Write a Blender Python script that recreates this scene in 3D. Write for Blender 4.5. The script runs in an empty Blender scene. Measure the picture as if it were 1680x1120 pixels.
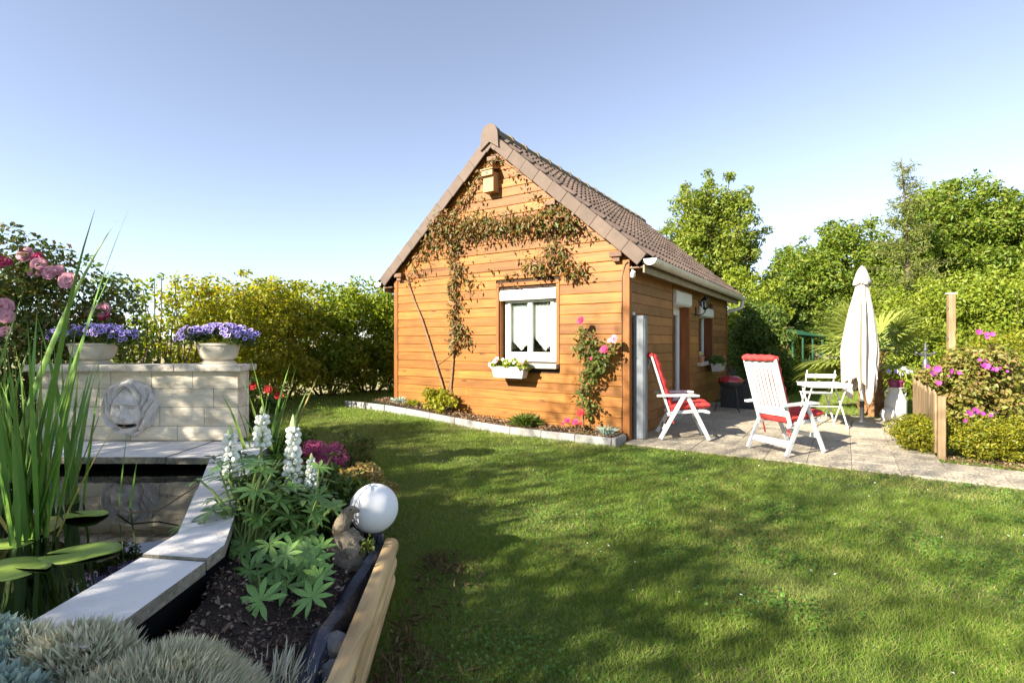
import bpy, bmesh, math, random
import numpy as np
from mathutils import Vector, Matrix
R = math.radians
random.seed(7)
rng = np.random.default_rng(7)
scene = bpy.context.scene
col = scene.collection

# ------------------------------------------------------------------ camera, sky, sun, exposure
CAM_Z = 1.3
F = 840.0                                   # focal length in photo pixels (1680 wide)
cam_d = bpy.data.cameras.new('camera')
cam_d.sensor_width = 36.0
cam_d.lens = 18.0
cam_d.clip_start = 0.05
cam_d.clip_end = 3000
cam = bpy.data.objects.new('camera', cam_d)
cam.location = (0, 0, CAM_Z)
cam.rotation_euler = (R(90), 0, 0)
col.objects.link(cam)
scene.camera = cam

SUN_AZ = R(37.0)                            # direction the light travels, from +X towards +Y
SUN_EL = R(28.0)
tx, ty = math.cos(SUN_AZ), math.sin(SUN_AZ)
world = bpy.data.worlds.new('World')
scene.world = world
world.use_nodes = True
wn = world.node_tree
wn.nodes.clear()
w_out = wn.nodes.new('ShaderNodeOutputWorld')
w_bg = wn.nodes.new('ShaderNodeBackground')
w_sky = wn.nodes.new('ShaderNodeTexSky')
w_sky.sky_type = 'NISHITA'
w_sky.sun_disc = False
w_sky.sun_elevation = SUN_EL
w_sky.sun_rotation = math.atan2(-tx, -ty) % (2 * math.pi)
w_sky.altitude = 100
w_sky.air_density = 0.9
w_sky.dust_density = 0.1
w_sky.ozone_density = 4.0
w_bg.inputs['Strength'].default_value = 0.050
w_hs = wn.nodes.new('ShaderNodeHueSaturation')          # camera white balance: the photo's sky is paler and more lilac
w_hs.inputs['Saturation'].default_value = 0.66
w_hs.inputs['Hue'].default_value = 0.503
wn.links.new(w_sky.outputs['Color'], w_hs.inputs['Color'])
wn.links.new(w_hs.outputs['Color'], w_bg.inputs['Color'])
wn.links.new(w_bg.outputs['Background'], w_out.inputs['Surface'])

sun_d = bpy.data.lights.new('sun', 'SUN')
sun_d.energy = 3.3
sun_d.angle = R(0.53)
sun_d.color = (1.0, 0.90, 0.74)
sun = bpy.data.objects.new('sun', sun_d)
L = Vector((tx * math.cos(SUN_EL), ty * math.cos(SUN_EL), -math.sin(SUN_EL)))
sun.rotation_euler = L.to_track_quat('-Z', 'Y').to_euler()
sun.location = (-20, -15, 20)
col.objects.link(sun)

scene.view_settings.view_transform = 'Standard'
scene.view_settings.look = 'None'
scene.view_settings.gamma = 1.0
scene.view_settings.use_curve_mapping = False
scene.view_settings.exposure = 2.42

# ------------------------------------------------------------------ measuring helpers
P0 = Vector((1.51, 6.67, 0))                # near corner of the house
HX = Vector((0.839, -0.544, 0)).normalized()
HY = Vector((0.544, 0.839, 0)).normalized()
HOUSE_RZ = math.atan2(HX.y, HX.x)

def HL(hx, hy, z=0.0):
    return P0 + HX * hx + HY * hy + Vector((0, 0, z))

def to_h(x, y):
    dx, dy = x - P0.x, y - P0.y
    return dx * HX.x + dy * HX.y, dx * HY.x + dy * HY.y

def PX(px, py, D):
    return Vector(((px - 840) / F * D, D, CAM_Z - (py - 560) / F * D))

def GR(px, py, z=0.0):
    D = F * (CAM_Z - z) / (py - 560)
    return Vector(((px - 840) / F * D, D, z))

def gable_at(px, py, off=0.0):
    """point of the gable plane (or a plane `off` in front of it) in house coordinates"""
    u = (px - 840) / F
    D = (P0.x * HY.x + P0.y * HY.y - off) / (u * HY.x + HY.y)
    return Vector(((u * D - P0.x) * HX.x + (D - P0.y) * HX.y, -off, CAM_Z - (py - 560) / F * D))

def smooth01(t):
    t = np.clip(t, 0, 1)
    return t * t * (3 - 2 * t)

def ground_h(x, y):
    hx = (x - P0.x) * HX.x + (y - P0.y) * HX.y
    hy = (x - P0.x) * HY.x + (y - P0.y) * HY.y
    return 0.15 * smooth01((-1.3 - hx) / 3.2) * smooth01((hy + 2.6) / 2.0)

# ------------------------------------------------------------------ object helpers
def tag(o, label=None, cat=None, group=None, kind=None):
    if label: o['label'] = label
    if cat: o['category'] = cat
    if group: o['group'] = group
    if kind: o['kind'] = kind
    return o

def empty(name, loc=(0, 0, 0), rz=0.0, label=None, cat=None, group=None, parent=None):
    o = bpy.data.objects.new(name, None)
    o.empty_display_size = 0.1
    o.location = loc
    o.rotation_euler = (0, 0, rz)
    col.objects.link(o)
    if parent: o.parent = parent
    return tag(o, label, cat, group)

def link(name, me, parent=None, loc=None, rot=None, scale=None, mw=None):
    o = bpy.data.objects.new(name, me)
    col.objects.link(o)
    if parent: o.parent = parent
    if mw is not None: o.matrix_local = mw
    if loc is not None: o.location = loc
    if rot is not None: o.rotation_euler = rot
    if scale is not None: o.scale = scale if hasattr(scale, '__len__') else (scale,) * 3
    return o

def np_mesh(name, V, Fc, mat, smooth=False, mat_idx=None):
    me = bpy.data.meshes.new(name)
    V = np.asarray(V, dtype=np.float32)
    Fc = np.asarray(Fc, dtype=np.int32)
    k = Fc.shape[1]
    me.vertices.add(len(V))
    me.vertices.foreach_set('co', V.ravel())
    me.loops.add(Fc.size)
    me.loops.foreach_set('vertex_index', Fc.ravel())
    me.polygons.add(len(Fc))
    me.polygons.foreach_set('loop_start', np.arange(0, Fc.size, k, dtype=np.int32))
    mats = mat if isinstance(mat, (list, tuple)) else [mat]
    for m in mats: me.materials.append(m)
    if mat_idx is not None:
        me.polygons.foreach_set('material_index', np.asarray(mat_idx, dtype=np.int32))
    if smooth:
        me.polygons.foreach_set('use_smooth', np.ones(len(Fc), dtype=bool))
    me.update(calc_edges=True)
    me.validate()
    return me

class MB:
    """collects shapes, then links them as one mesh object"""
    def __init__(s):
        s.v = []; s.f = []; s.M = None; s.mi = []; s.cur = 0
    def put(s, vs, fs):
        b = len(s.v)
        for p in vs:
            p = Vector(p)
            s.v.append(tuple(s.M @ p) if s.M else tuple(p))
        for q in fs:
            s.f.append(tuple(i + b for i in q)); s.mi.append(s.cur)
        return s
    def box(s, x0, x1, y0, y1, z0, z1, c=0.0):
        if c <= 0:
            v = [(x, y, z) for z in (z0, z1) for y in (y0, y1) for x in (x0, x1)]
            return s.put(v, [(0, 2, 3, 1), (4, 5, 7, 6), (0, 1, 5, 4), (2, 6, 7, 3), (0, 4, 6, 2), (1, 3, 7, 5)])
        bm = bmesh.new()
        bmesh.ops.create_cube(bm, size=1.0)
        for v in bm.verts:
            v.co = Vector(((x0 + x1) / 2 + v.co.x * (x1 - x0), (y0 + y1) / 2 + v.co.y * (y1 - y0), (z0 + z1) / 2 + v.co.z * (z1 - z0)))
        bmesh.ops.bevel(bm, geom=bm.edges[:], offset=c, segments=1, affect='EDGES', profile=0.5)
        bm.verts.index_update()
        s.put([v.co[:] for v in bm.verts], [[v.index for v in f.verts] for f in bm.faces])
        bm.free()
        return s
    def bar(s, a, b, w, t, up=(0, 0, 1), c=0.0):
        """rectangular bar from a to b; w across, t along up"""
        a, b, up = Vector(a), Vector(b), Vector(up)
        d = (b - a); ln = d.length; d.normalize()
        sx = d.cross(up)
        if sx.length < 1e-5: sx = d.cross(Vector((1, 0, 0)))
        sx.normalize(); n = sx.cross(d).normalized()
        M = Matrix((( d.x, sx.x, n.x, a.x), (d.y, sx.y, n.y, a.y), (d.z, sx.z, n.z, a.z), (0, 0, 0, 1)))
        old = s.M
        s.M = (old @ M) if old else M
        s.box(0, ln, -w / 2, w / 2, -t / 2, t / 2, c)
        s.M = old
        return s
    def prism(s, poly, a, b, axis='y'):
        n = len(poly)
        def P(u, w, k):
            return (u, k, w) if axis == 'y' else ((k, u, w) if axis == 'x' else (u, w, k))
        v = [P(u, w, a) for u, w in poly] + [P(u, w, b) for u, w in poly]
        f = [tuple(range(n - 1, -1, -1)), tuple(range(n, 2 * n))]
        f += [(i, (i + 1) % n, n + (i + 1) % n, n + i) for i in range(n)]
        return s.put(v, f)
    def tube(s, pts, rad, seg=8, cap=True):
        pts = [Vector(p) for p in pts]
        n = len(pts)
        if not hasattr(rad, '__len__'): rad = [rad] * n
        vs, fs = [], []
        ref = None
        for i, p in enumerate(pts):
            d = (pts[min(i + 1, n - 1)] - pts[max(i - 1, 0)])
            if d.length < 1e-9: d = Vector((0, 0, 1))
            d.normalize()
            if ref is None:
                ref = Vector((0, 0, 1)) if abs(d.z) < 0.9 else Vector((1, 0, 0))
            x = d.cross(ref)
            if x.length < 1e-4: x = d.cross(Vector((0.3, 1, 0.2)))
            x.normalize(); y = d.cross(x).normalized()
            ref = x.cross(d)
            for k in range(seg):
                a = 2 * math.pi * k / seg
                vs.append(p + (x * math.cos(a) + y * math.sin(a)) * rad[i])
        for i in range(n - 1):
            for k in range(seg):
                k2 = (k + 1) % seg
                fs.append((i * seg + k, i * seg + k2, (i + 1) * seg + k2, (i + 1) * seg + k))
        if cap:
            fs.append(tuple(range(seg - 1, -1, -1)))
            fs.append(tuple((n - 1) * seg + k for k in range(seg)))
        return s.put(vs, fs)
    def lathe(s, prof, seg=24, c=(0, 0, 0), sx=1.0, sy=1.0, cap=True):
        vs, fs = [], []
        for r, z in prof:
            for k in range(seg):
                a = 2 * math.pi * k / seg
                vs.append((c[0] + r * math.cos(a) * sx, c[1] + r * math.sin(a) * sy, c[2] + z))
        n = len(prof)
        for i in range(n - 1):
            for k in range(seg):
                k2 = (k + 1) % seg
                fs.append((i * seg + k, i * seg + k2, (i + 1) * seg + k2, (i + 1) * seg + k))
        if cap:
            fs.append(tuple(range(seg - 1, -1, -1)))
            fs.append(tuple((n - 1) * seg + k for k in range(seg)))
        return s.put(vs, fs)
    def ball(s, c, r, seg=16, rings=10, sx=1, sy=1, sz=1):
        prof = [(max(1e-4, math.sin(math.pi * i / rings)) * r, -math.cos(math.pi * i / rings) * r * sz) for i in range(rings + 1)]
        return s.lathe(prof, seg, c, sx, sy)
    def mesh(s, name, mat, smooth=False, angle=40):
        me = bpy.data.meshes.new(name)
        me.from_pydata(s.v, [], s.f)
        for m in (mat if isinstance(mat, (list, tuple)) else [mat]): me.materials.append(m)
        if any(s.mi): me.polygons.foreach_set('material_index', s.mi)
        me.update(calc_edges=True)
        if smooth:
            me.shade_smooth()
            me.set_sharp_from_angle(angle=R(angle))
        return me
    def build(s, name, mat, parent=None, smooth=False, loc=None, rot=None, angle=40, mw=None):
        return link(name, s.mesh(name, mat, smooth, angle), parent, loc, rot, mw=mw)

# ------------------------------------------------------------------ materials
def _nodes(name):
    m = bpy.data.materials.new(name)
    m.use_nodes = True
    nt = m.node_tree
    nt.nodes.clear()
    out = nt.nodes.new('ShaderNodeOutputMaterial')
    return m, nt, out

def N(nt, t, **kw):
    n = nt.nodes.new(t)
    for k, v in kw.items(): setattr(n, k, v)
    return n

def ramp(nt, cols, fac, pos=None):
    r = nt.nodes.new('ShaderNodeValToRGB')
    e = r.color_ramp.elements
    n = len(cols)
    while len(e) < n: e.new(0.5)
    for i, c in enumerate(cols):
        e[i].position = pos[i] if pos else i / max(1, n - 1)
        e[i].color = (*c, 1)
    nt.links.new(fac, r.inputs['Fac'])
    return r.outputs['Color']

def mat(name, c1, c2=None, scale=6.0, rough=0.6, bump=0.0, bscale=None, stretch=(1, 1, 1), rnd=0.0, metal=0.0, spec=0.5, detail=6.0, third=None, coat=0.0, world_co=False):
    """surface with two-scale noise colour, optional per-object variation and fine relief"""
    m, nt, out = _nodes(name)
    b = N(nt, 'ShaderNodeBsdfPrincipled')
    c2 = c2 or tuple(x * 0.82 for x in c1)
    tc = N(nt, 'ShaderNodeTexCoord')
    mp = N(nt, 'ShaderNodeMapping')
    mp.inputs['Scale'].default_value = stretch
    if world_co:
        g = N(nt, 'ShaderNodeNewGeometry')
        nt.links.new(g.outputs['Position'], mp.inputs['Vector'])
    else:
        oi = N(nt, 'ShaderNodeObjectInfo')
        mul = N(nt, 'ShaderNodeMath', operation='MULTIPLY')
        mul.inputs[1].default_value = 37.0
        nt.links.new(oi.outputs['Random'], mul.inputs[0])
        add = N(nt, 'ShaderNodeVectorMath', operation='ADD')
        nt.links.new(tc.outputs['Object'], add.inputs[0])
        nt.links.new(mul.outputs[0], add.inputs[1])
        nt.links.new(add.outputs[0], mp.inputs['Vector'])
    nz = N(nt, 'ShaderNodeTexNoise')
    nz.inputs['Scale'].default_value = scale
    nz.inputs['Detail'].default_value = detail
    nz.inputs['Roughness'].default_value = 0.65
    nt.links.new(mp.outputs[0], nz.inputs['Vector'])
    cols = [c1, c2] if third is None else [c1, third, c2]
    pos = [0.32, 0.68] if third is None else [0.3, 0.5, 0.7]
    colr = ramp(nt, cols, nz.outputs['Fac'], pos)
    if rnd > 0 and not world_co:
        hsv = N(nt, 'ShaderNodeHueSaturation')
        mr = N(nt, 'ShaderNodeMapRange')
        mr.inputs['To Min'].default_value = 1 - rnd
        mr.inputs['To Max'].default_value = 1 + rnd
        nt.links.new(oi.outputs['Random'], mr.inputs['Value'])
        nt.links.new(mr.outputs[0], hsv.inputs['Value'])
        nt.links.new(colr, hsv.inputs['Color'])
        colr = hsv.outputs['Color']
    nt.links.new(colr, b.inputs['Base Color'])
    b.inputs['Roughness'].default_value = rough
    b.inputs['Metallic'].default_value = metal
    b.inputs['Specular IOR Level'].default_value = spec
    b.inputs['Coat Weight'].default_value = coat
    if bump > 0:
        n2 = N(nt, 'ShaderNodeTexNoise')
        n2.inputs['Scale'].default_value = bscale or scale * 4
        n2.inputs['Detail'].default_value = 5
        nt.links.new(mp.outputs[0], n2.inputs['Vector'])
        bp = N(nt, 'ShaderNodeBump')
        bp.inputs['Strength'].default_value = bump
        bp.inputs['Distance'].default_value = 0.02
        nt.links.new(n2.outputs['Fac'], bp.inputs['Height'])
        nt.links.new(bp.outputs[0], b.inputs['Normal'])
    nt.links.new(b.outputs[0], out.inputs['Surface'])
    return m

def leafmat(name, cols, trans=0.35, rough=0.45, spec=0.35, patch=None):
    """leaf: colour differs from leaf to leaf, some light passes through"""
    m, nt, out = _nodes(name)
    g = N(nt, 'ShaderNodeNewGeometry')
    c = ramp(nt, cols, g.outputs['Random Per Island'])
    if patch:
        nz = N(nt, 'ShaderNodeTexNoise')
        nz.inputs['Scale'].default_value = patch[0]
        nz.inputs['Detail'].default_value = 4
        nt.links.new(g.outputs['Position'], nz.inputs['Vector'])
        mr = N(nt, 'ShaderNodeMapRange')
        mr.inputs['From Min'].default_value = patch[2]
        mr.inputs['From Max'].default_value = patch[3]
        nt.links.new(nz.outputs['Fac'], mr.inputs['Value'])
        mx = N(nt, 'ShaderNodeMix', data_type='RGBA')
        mx.inputs[7].default_value = (*patch[1], 1)
        nt.links.new(mr.outputs[0], mx.inputs[0])
        nt.links.new(c, mx.inputs[6])
        c = mx.outputs[2]
    b = N(nt, 'ShaderNodeBsdfPrincipled')
    b.inputs['Roughness'].default_value = rough
    b.inputs['Specular IOR Level'].default_value = spec
    nt.links.new(c, b.inputs['Base Color'])
    t = N(nt, 'ShaderNodeBsdfTranslucent')
    hs = N(nt, 'ShaderNodeHueSaturation')
    hs.inputs['Hue'].default_value = 0.485
    hs.inputs['Saturation'].default_value = 1.1
    hs.inputs['Value'].default_value = 1.25
    nt.links.new(c, hs.inputs['Color'])
    nt.links.new(hs.outputs[0], t.inputs['Color'])
    mix = N(nt, 'ShaderNodeMixShader')
    mix.inputs[0].default_value = trans
    nt.links.new(b.outputs[0], mix.inputs[1])
    nt.links.new(t.outputs[0], mix.inputs[2])
    nt.links.new(mix.outputs[0], out.inputs['Surface'])
    return m

def woodmat(name, ca, cb, knot, rough=0.55, rnd=0.22, axis=0, grain=1.0):
    """plank: long grain along one axis, knots, weathered variation from board to board"""
    m, nt, out = _nodes(name)
    b = N(nt, 'ShaderNodeBsdfPrincipled')
    tc = N(nt, 'ShaderNodeTexCoord'); oi = N(nt, 'ShaderNodeObjectInfo')
    mul = N(nt, 'ShaderNodeMath', operation='MULTIPLY'); mul.inputs[1].default_value = 53.0
    nt.links.new(oi.outputs['Random'], mul.inputs[0])
    add = N(nt, 'ShaderNodeVectorMath', operation='ADD')
    nt.links.new(tc.outputs['Object'], add.inputs[0]); nt.links.new(mul.outputs[0], add.inputs[1])
    sc = [34.0 * grain] * 3; sc[axis] = 1.6 * grain
    mp = N(nt, 'ShaderNodeMapping'); mp.inputs['Scale'].default_value = sc
    nt.links.new(add.outputs[0], mp.inputs['Vector'])
    nz = N(nt, 'ShaderNodeTexNoise'); nz.inputs['Scale'].default_value = 1.0; nz.inputs['Detail'].default_value = 7
    nz.inputs['Distortion'].default_value = 0.8
    nt.links.new(mp.outputs[0], nz.inputs['Vector'])
    c = ramp(nt, [ca, cb], nz.outputs['Fac'], [0.3, 0.72])
    # broad stains
    n3 = N(nt, 'ShaderNodeTexNoise'); n3.inputs['Scale'].default_value = 2.3; n3.inputs['Detail'].default_value = 4
    nt.links.new(add.outputs[0], n3.inputs['Vector'])
    m3 = N(nt, 'ShaderNodeMapRange'); m3.inputs['From Min'].default_value = 0.35; m3.inputs['From Max'].default_value = 0.75
    m3.inputs['To Min'].default_value = 1.18; m3.inputs['To Max'].default_value = 0.72
    nt.links.new(n3.outputs['Fac'], m3.inputs['Value'])
    # knots
    sk = [13.0] * 3; sk[axis] = 3.2
    mk = N(nt, 'ShaderNodeMapping'); mk.inputs['Scale'].default_value = sk
    nt.links.new(add.outputs[0], mk.inputs['Vector'])
    vo = N(nt, 'ShaderNodeTexVoronoi'); vo.inputs['Scale'].default_value = 0.5
    nt.links.new(mk.outputs[0], vo.inputs['Vector'])
    kr = N(nt, 'ShaderNodeMapRange'); kr.inputs['From Min'].default_value = 0.05; kr.inputs['From Max'].default_value = 0.13
    kr.inputs['To Min'].default_value = 0.85; kr.inputs['To Max'].default_value = 0.0
    nt.links.new(vo.outputs['Distance'], kr.inputs['Value'])
    mx = N(nt, 'ShaderNodeMix', data_type='RGBA'); mx.inputs[7].default_value = (*knot, 1)
    nt.links.new(kr.outputs[0], mx.inputs[0]); nt.links.new(c, mx.inputs[6])
    mr = N(nt, 'ShaderNodeMapRange'); mr.inputs['To Min'].default_value = 1 - rnd; mr.inputs['To Max'].default_value = 1 + rnd
    nt.links.new(oi.outputs['Random'], mr.inputs['Value'])
    mm = N(nt, 'ShaderNodeMath', operation='MULTIPLY')
    nt.links.new(mr.outputs[0], mm.inputs[0]); nt.links.new(m3.outputs[0], mm.inputs[1])
    hs = N(nt, 'ShaderNodeHueSaturation')
    nt.links.new(mm.outputs[0], hs.inputs['Value']); nt.links.new(mx.outputs[2], hs.inputs['Color'])
    nt.links.new(hs.outputs[0], b.inputs['Base Color'])
    b.inputs['Roughness'].default_value = rough
    b.inputs['Specular IOR Level'].default_value = 0.3
    bp = N(nt, 'ShaderNodeBump'); bp.inputs['Strength'].default_value = 0.25; bp.inputs['Distance'].default_value = 0.004
    nt.links.new(nz.outputs['Fac'], bp.inputs['Height']); nt.links.new(bp.outputs[0], b.inputs['Normal'])
    nt.links.new(b.outputs[0], out.inputs['Surface'])
    return m

def glassmat(name, tint=(0.02, 0.025, 0.03), alpha=0.25):
    m, nt, out = _nodes(name)
    g = N(nt, 'ShaderNodeBsdfGlossy'); g.inputs['Roughness'].default_value = 0.02
    t = N(nt, 'ShaderNodeBsdfTransparent'); t.inputs['Color'].default_value = (0.86, 0.9, 0.9, 1)
    fr = N(nt, 'ShaderNodeFresnel'); fr.inputs['IOR'].default_value = 1.5
    ad = N(nt, 'ShaderNodeMath', operation='ADD'); ad.inputs[1].default_value = 0.06
    nt.links.new(fr.outputs[0], ad.inputs[0])
    mx = N(nt, 'ShaderNodeMixShader')
    nt.links.new(ad.outputs[0], mx.inputs[0]); nt.links.new(t.outputs[0], mx.inputs[1]); nt.links.new(g.outputs[0], mx.inputs[2])
    nt.links.new(mx.outputs[0], out.inputs['Surface'])
    return m

MT = {}
MT['board'] = woodmat('larch board', (0.29, 0.120, 0.020), (0.165, 0.058, 0.009), (0.07, 0.022, 0.005), rnd=0.26)
MT['board_shaded'] = woodmat('shaded side board', (0.30, 0.142, 0.048), (0.185, 0.080, 0.024), (0.09, 0.034, 0.011))  # same wood as the gable boards, recoloured for the wall in shade
MT['trim'] = woodmat('trim wood', (0.235, 0.088, 0.018), (0.15, 0.052, 0.011), (0.07, 0.022, 0.006), axis=2)
MT['trim_h'] = woodmat('trim wood across', (0.24, 0.092, 0.019), (0.155, 0.054, 0.011), (0.07, 0.022, 0.006), axis=0)
MT['reveal'] = woodmat('reveal wood', (0.22, 0.075, 0.022), (0.13, 0.042, 0.014), (0.04, 0.012, 0.006), axis=2)
MT['core'] = mat('wall core', (0.035, 0.018, 0.009), rough=0.9)
MT['beam'] = woodmat('beam end wood', (0.16, 0.085, 0.045), (0.09, 0.045, 0.024), (0.05, 0.02, 0.01), axis=1)
MT['tile'] = mat('roof tile', (0.118, 0.084, 0.068), (0.066, 0.047, 0.039), scale=5, rough=0.75, bump=0.12, bscale=60, rnd=0.28, third=(0.094, 0.066, 0.053))
MT['verge'] = mat('verge tile', (0.128, 0.090, 0.068), (0.094, 0.066, 0.050), scale=7, rough=0.75, bump=0.1, bscale=70, rnd=0.12)
MT['ridge'] = mat('ridge tile', (0.13, 0.088, 0.065), (0.085, 0.06, 0.04), scale=9, rough=0.8, bump=0.2, bscale=50, rnd=0.14, third=(0.14, 0.11, 0.06))
MT['pvc'] = mat('white pvc', (0.64, 0.64, 0.62), (0.58, 0.58, 0.56), scale=3, rough=0.38)
MT['gutter'] = mat('gutter pvc', (0.66, 0.62, 0.55), (0.56, 0.52, 0.45), scale=5, rough=0.42, stretch=(1, .4, 1))
MT['fascia'] = mat('fascia paint', (0.28, 0.235, 0.15), (0.18, 0.145, 0.09), scale=6, rough=0.7)
MT['glass'] = glassmat('window glass')
MT['curtain'] = mat('curtain', (0.80, 0.78, 0.72), (0.72, 0.70, 0.64), scale=2, rough=0.9, stretch=(10, 10, 1))
MT['stone_sill'] = mat('sill stone', (0.46, 0.40, 0.33), (0.36, 0.31, 0.25), scale=8, rough=0.8, bump=0.15)
MT['alu'] = mat('grey aluminium', (0.17, 0.19, 0.215), (0.14, 0.16, 0.185), scale=2, rough=0.4, metal=0.2)
MT['black'] = mat('black metal', (0.018, 0.018, 0.019), (0.010, 0.010, 0.011), scale=8, rough=0.45)
MT['charcoal'] = mat('charcoal plastic', (0.030, 0.032, 0.036), (0.020, 0.021, 0.024), scale=3, rough=0.55)
MT['white_pl'] = mat('white resin', (0.64, 0.65, 0.65), (0.57, 0.58, 0.58), scale=6, rough=0.4, rnd=0.03)
MT['red_cloth'] = mat('red cushion', (0.62, 0.045, 0.040), (0.50, 0.030, 0.030), scale=9, rough=0.85, bump=0.3, bscale=160)
MT['canvas'] = mat('parasol canvas', (0.54, 0.485, 0.43), (0.47, 0.42, 0.37), scale=4, rough=0.9, bump=0.1, bscale=200)
MT['kerb'] = mat('concrete kerb', (0.34, 0.33, 0.31), (0.24, 0.235, 0.225), scale=9, rough=0.9, bump=0.4, bscale=90, rnd=0.10)
MT['block'] = mat('reconstituted stone', (0.76, 0.68, 0.53), (0.52, 0.43, 0.30), scale=6, rough=0.88, bump=0.7, bscale=22, rnd=0.12, third=(0.70, 0.63, 0.51), stretch=(.5, 1, 1.6))
MT['mortar'] = mat('mortar', (0.22, 0.185, 0.14), (0.15, 0.125, 0.09), scale=20, rough=0.95, bump=0.4)
MT['cap'] = mat('coping stone', (0.62, 0.57, 0.50), (0.17, 0.15, 0.125), scale=7, rough=0.88, bump=0.35, bscale=50, rnd=0.06, third=(0.58, 0.53, 0.46))
MT['slab'] = mat('pond slab', (0.82, 0.78, 0.73), (0.60, 0.56, 0.50), scale=3.2, rough=0.8, bump=0.3, bscale=40, rnd=0.06, third=(0.79, 0.75, 0.71))
MT['slab_edge'] = mat('slab edge', (0.32, 0.29, 0.23), (0.12, 0.11, 0.08), scale=16, rough=0.95, bump=0.8, bscale=50)
MT['lion'] = mat('cast stone', (0.72, 0.68, 0.65), (0.50, 0.47, 0.45), scale=9, rough=0.8, bump=0.25, bscale=60)
MT['planter'] = mat('planter stone', (0.62, 0.57, 0.48), (0.46, 0.42, 0.34), scale=7, rough=0.8, bump=0.15, bscale=60, rnd=0.05)
MT['liner'] = mat('black liner and shade', (0.006, 0.0065, 0.007), (0.004, 0.004, 0.005), scale=5, rough=0.9, spec=0.1)  # pond liner; its near-black also serves as painted shade below the coping
MT['tarp'] = mat('blue black sheet', (0.022, 0.030, 0.062), (0.010, 0.013, 0.026), scale=9, rough=0.35, bump=0.4, bscale=20)
MT['log'] = woodmat('treated log', (0.68, 0.50, 0.26), (0.34, 0.21, 0.085), (0.10, 0.045, 0.018), axis=1, rnd=0.06, grain=0.7)
MT['soil'] = mat('dark soil', (0.050, 0.032, 0.022), (0.022, 0.014, 0.010), scale=30, rough=1.0, bump=1.0, bscale=70, world_co=True)
MT['chip'] = leafmat('bark chips', [(0.06, 0.035, 0.024), (0.15, 0.085, 0.055), (0.24, 0.15, 0.10), (0.09, 0.055, 0.035), (0.40, 0.31, 0.24), (0.04, 0.025, 0.018)], trans=0.0, rough=0.9)
MT['chip_pale'] = leafmat('pale bark chips', [(0.19, 0.11, 0.052), (0.27, 0.165, 0.085), (0.125, 0.07, 0.032), (0.32, 0.23, 0.14)], trans=0.0, rough=0.9)
MT['rock'] = mat('lichen rock', (0.16, 0.12, 0.085), (0.07, 0.055, 0.042), scale=14, rough=0.95, bump=0.9, bscale=34, third=(0.24, 0.20, 0.14))
MT['grey_rock'] = mat('grey rock', (0.17, 0.165, 0.16), (0.08, 0.078, 0.078), scale=9, rough=0.85, bump=0.6, bscale=30)
MT['globe'] = mat('white globe', (0.88, 0.88, 0.88), (0.85, 0.85, 0.85), scale=2, rough=0.55, spec=0.25)
MT['bark'] = mat('bark', (0.115, 0.085, 0.06), (0.055, 0.04, 0.028), scale=9, rough=0.95, bump=0.8, bscale=30, stretch=(1, 1, .3))
MT['stem_green'] = mat('green stem', (0.20, 0.28, 0.06), (0.13, 0.19, 0.04), scale=9, rough=0.6)
MT['stem_brown'] = mat('woody stem', (0.24, 0.155, 0.085), (0.14, 0.085, 0.05), scale=20, rough=0.9)
MT['terracotta'] = mat('terracotta', (0.46, 0.24, 0.12), (0.36, 0.18, 0.09), scale=8, rough=0.85)
MT['purple_pot'] = mat('purple pot', (0.26, 0.035, 0.14), (0.21, 0.028, 0.115), scale=4, rough=0.4)
MT['churn'] = mat('painted churn', (0.66, 0.66, 0.64), (0.58, 0.58, 0.56), scale=4, rough=0.45)
MT['grey_wood'] = woodmat('silvered wood', (0.27, 0.19, 0.105), (0.16, 0.11, 0.06), (0.08, 0.045, 0.028), axis=2, rnd=0.2)
MT['iron'] = mat('blue grey iron', (0.12, 0.13, 0.15), (0.07, 0.075, 0.085), scale=9, rough=0.5, metal=0.4)
MT['shed'] = woodmat('shed board', (0.40, 0.24, 0.115), (0.30, 0.165, 0.072), (0.15, 0.07, 0.03), rnd=0.08)
MT['green_paint'] = mat('green paint', (0.025, 0.10, 0.06), (0.018, 0.075, 0.045), scale=4, rough=0.5)
MT['bbq_red'] = mat('red enamel', (0.34, 0.018, 0.024), (0.28, 0.012, 0.018), scale=3, rough=0.2, coat=0.4)
MT['box_white'] = mat('white trough', (0.50, 0.47, 0.46), (0.42, 0.39, 0.38), scale=6, rough=0.55)
# plants
MT['grass'] = leafmat('grass blades', [(0.10, 0.195, 0.02), (0.155, 0.27, 0.03), (0.22, 0.31, 0.048), (0.12, 0.23, 0.024), (0.36, 0.36, 0.11), (0.08, 0.15, 0.018)], trans=0.35, rough=0.6, spec=0.2, patch=(0.9, (0.32, 0.27, 0.10), 0.52, 0.82))
MT['hedge'] = leafmat('hedge leaf', [(0.11, 0.20, 0.024), (0.20, 0.28, 0.032), (0.31, 0.34, 0.042), (0.14, 0.23, 0.026)], trans=0.58)
MT['hedge_gold'] = leafmat('golden hedge leaf', [(0.26, 0.30, 0.032), (0.38, 0.38, 0.042), (0.15, 0.22, 0.026), (0.44, 0.36, 0.055)], trans=0.58)
MT['bush_dark'] = leafmat('dark bush leaf', [(0.05, 0.10, 0.02), (0.10, 0.165, 0.03), (0.16, 0.20, 0.034)], trans=0.4)
MT['maple'] = leafmat('tree leaf', [(0.12, 0.20, 0.022), (0.20, 0.265, 0.030), (0.27, 0.29, 0.042), (0.07, 0.14, 0.018)], trans=0.45)
MT['cherry'] = leafmat('cherry leaf', [(0.125, 0.205, 0.022), (0.21, 0.28, 0.032), (0.07, 0.14, 0.016), (0.28, 0.29, 0.045)], trans=0.45)
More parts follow.
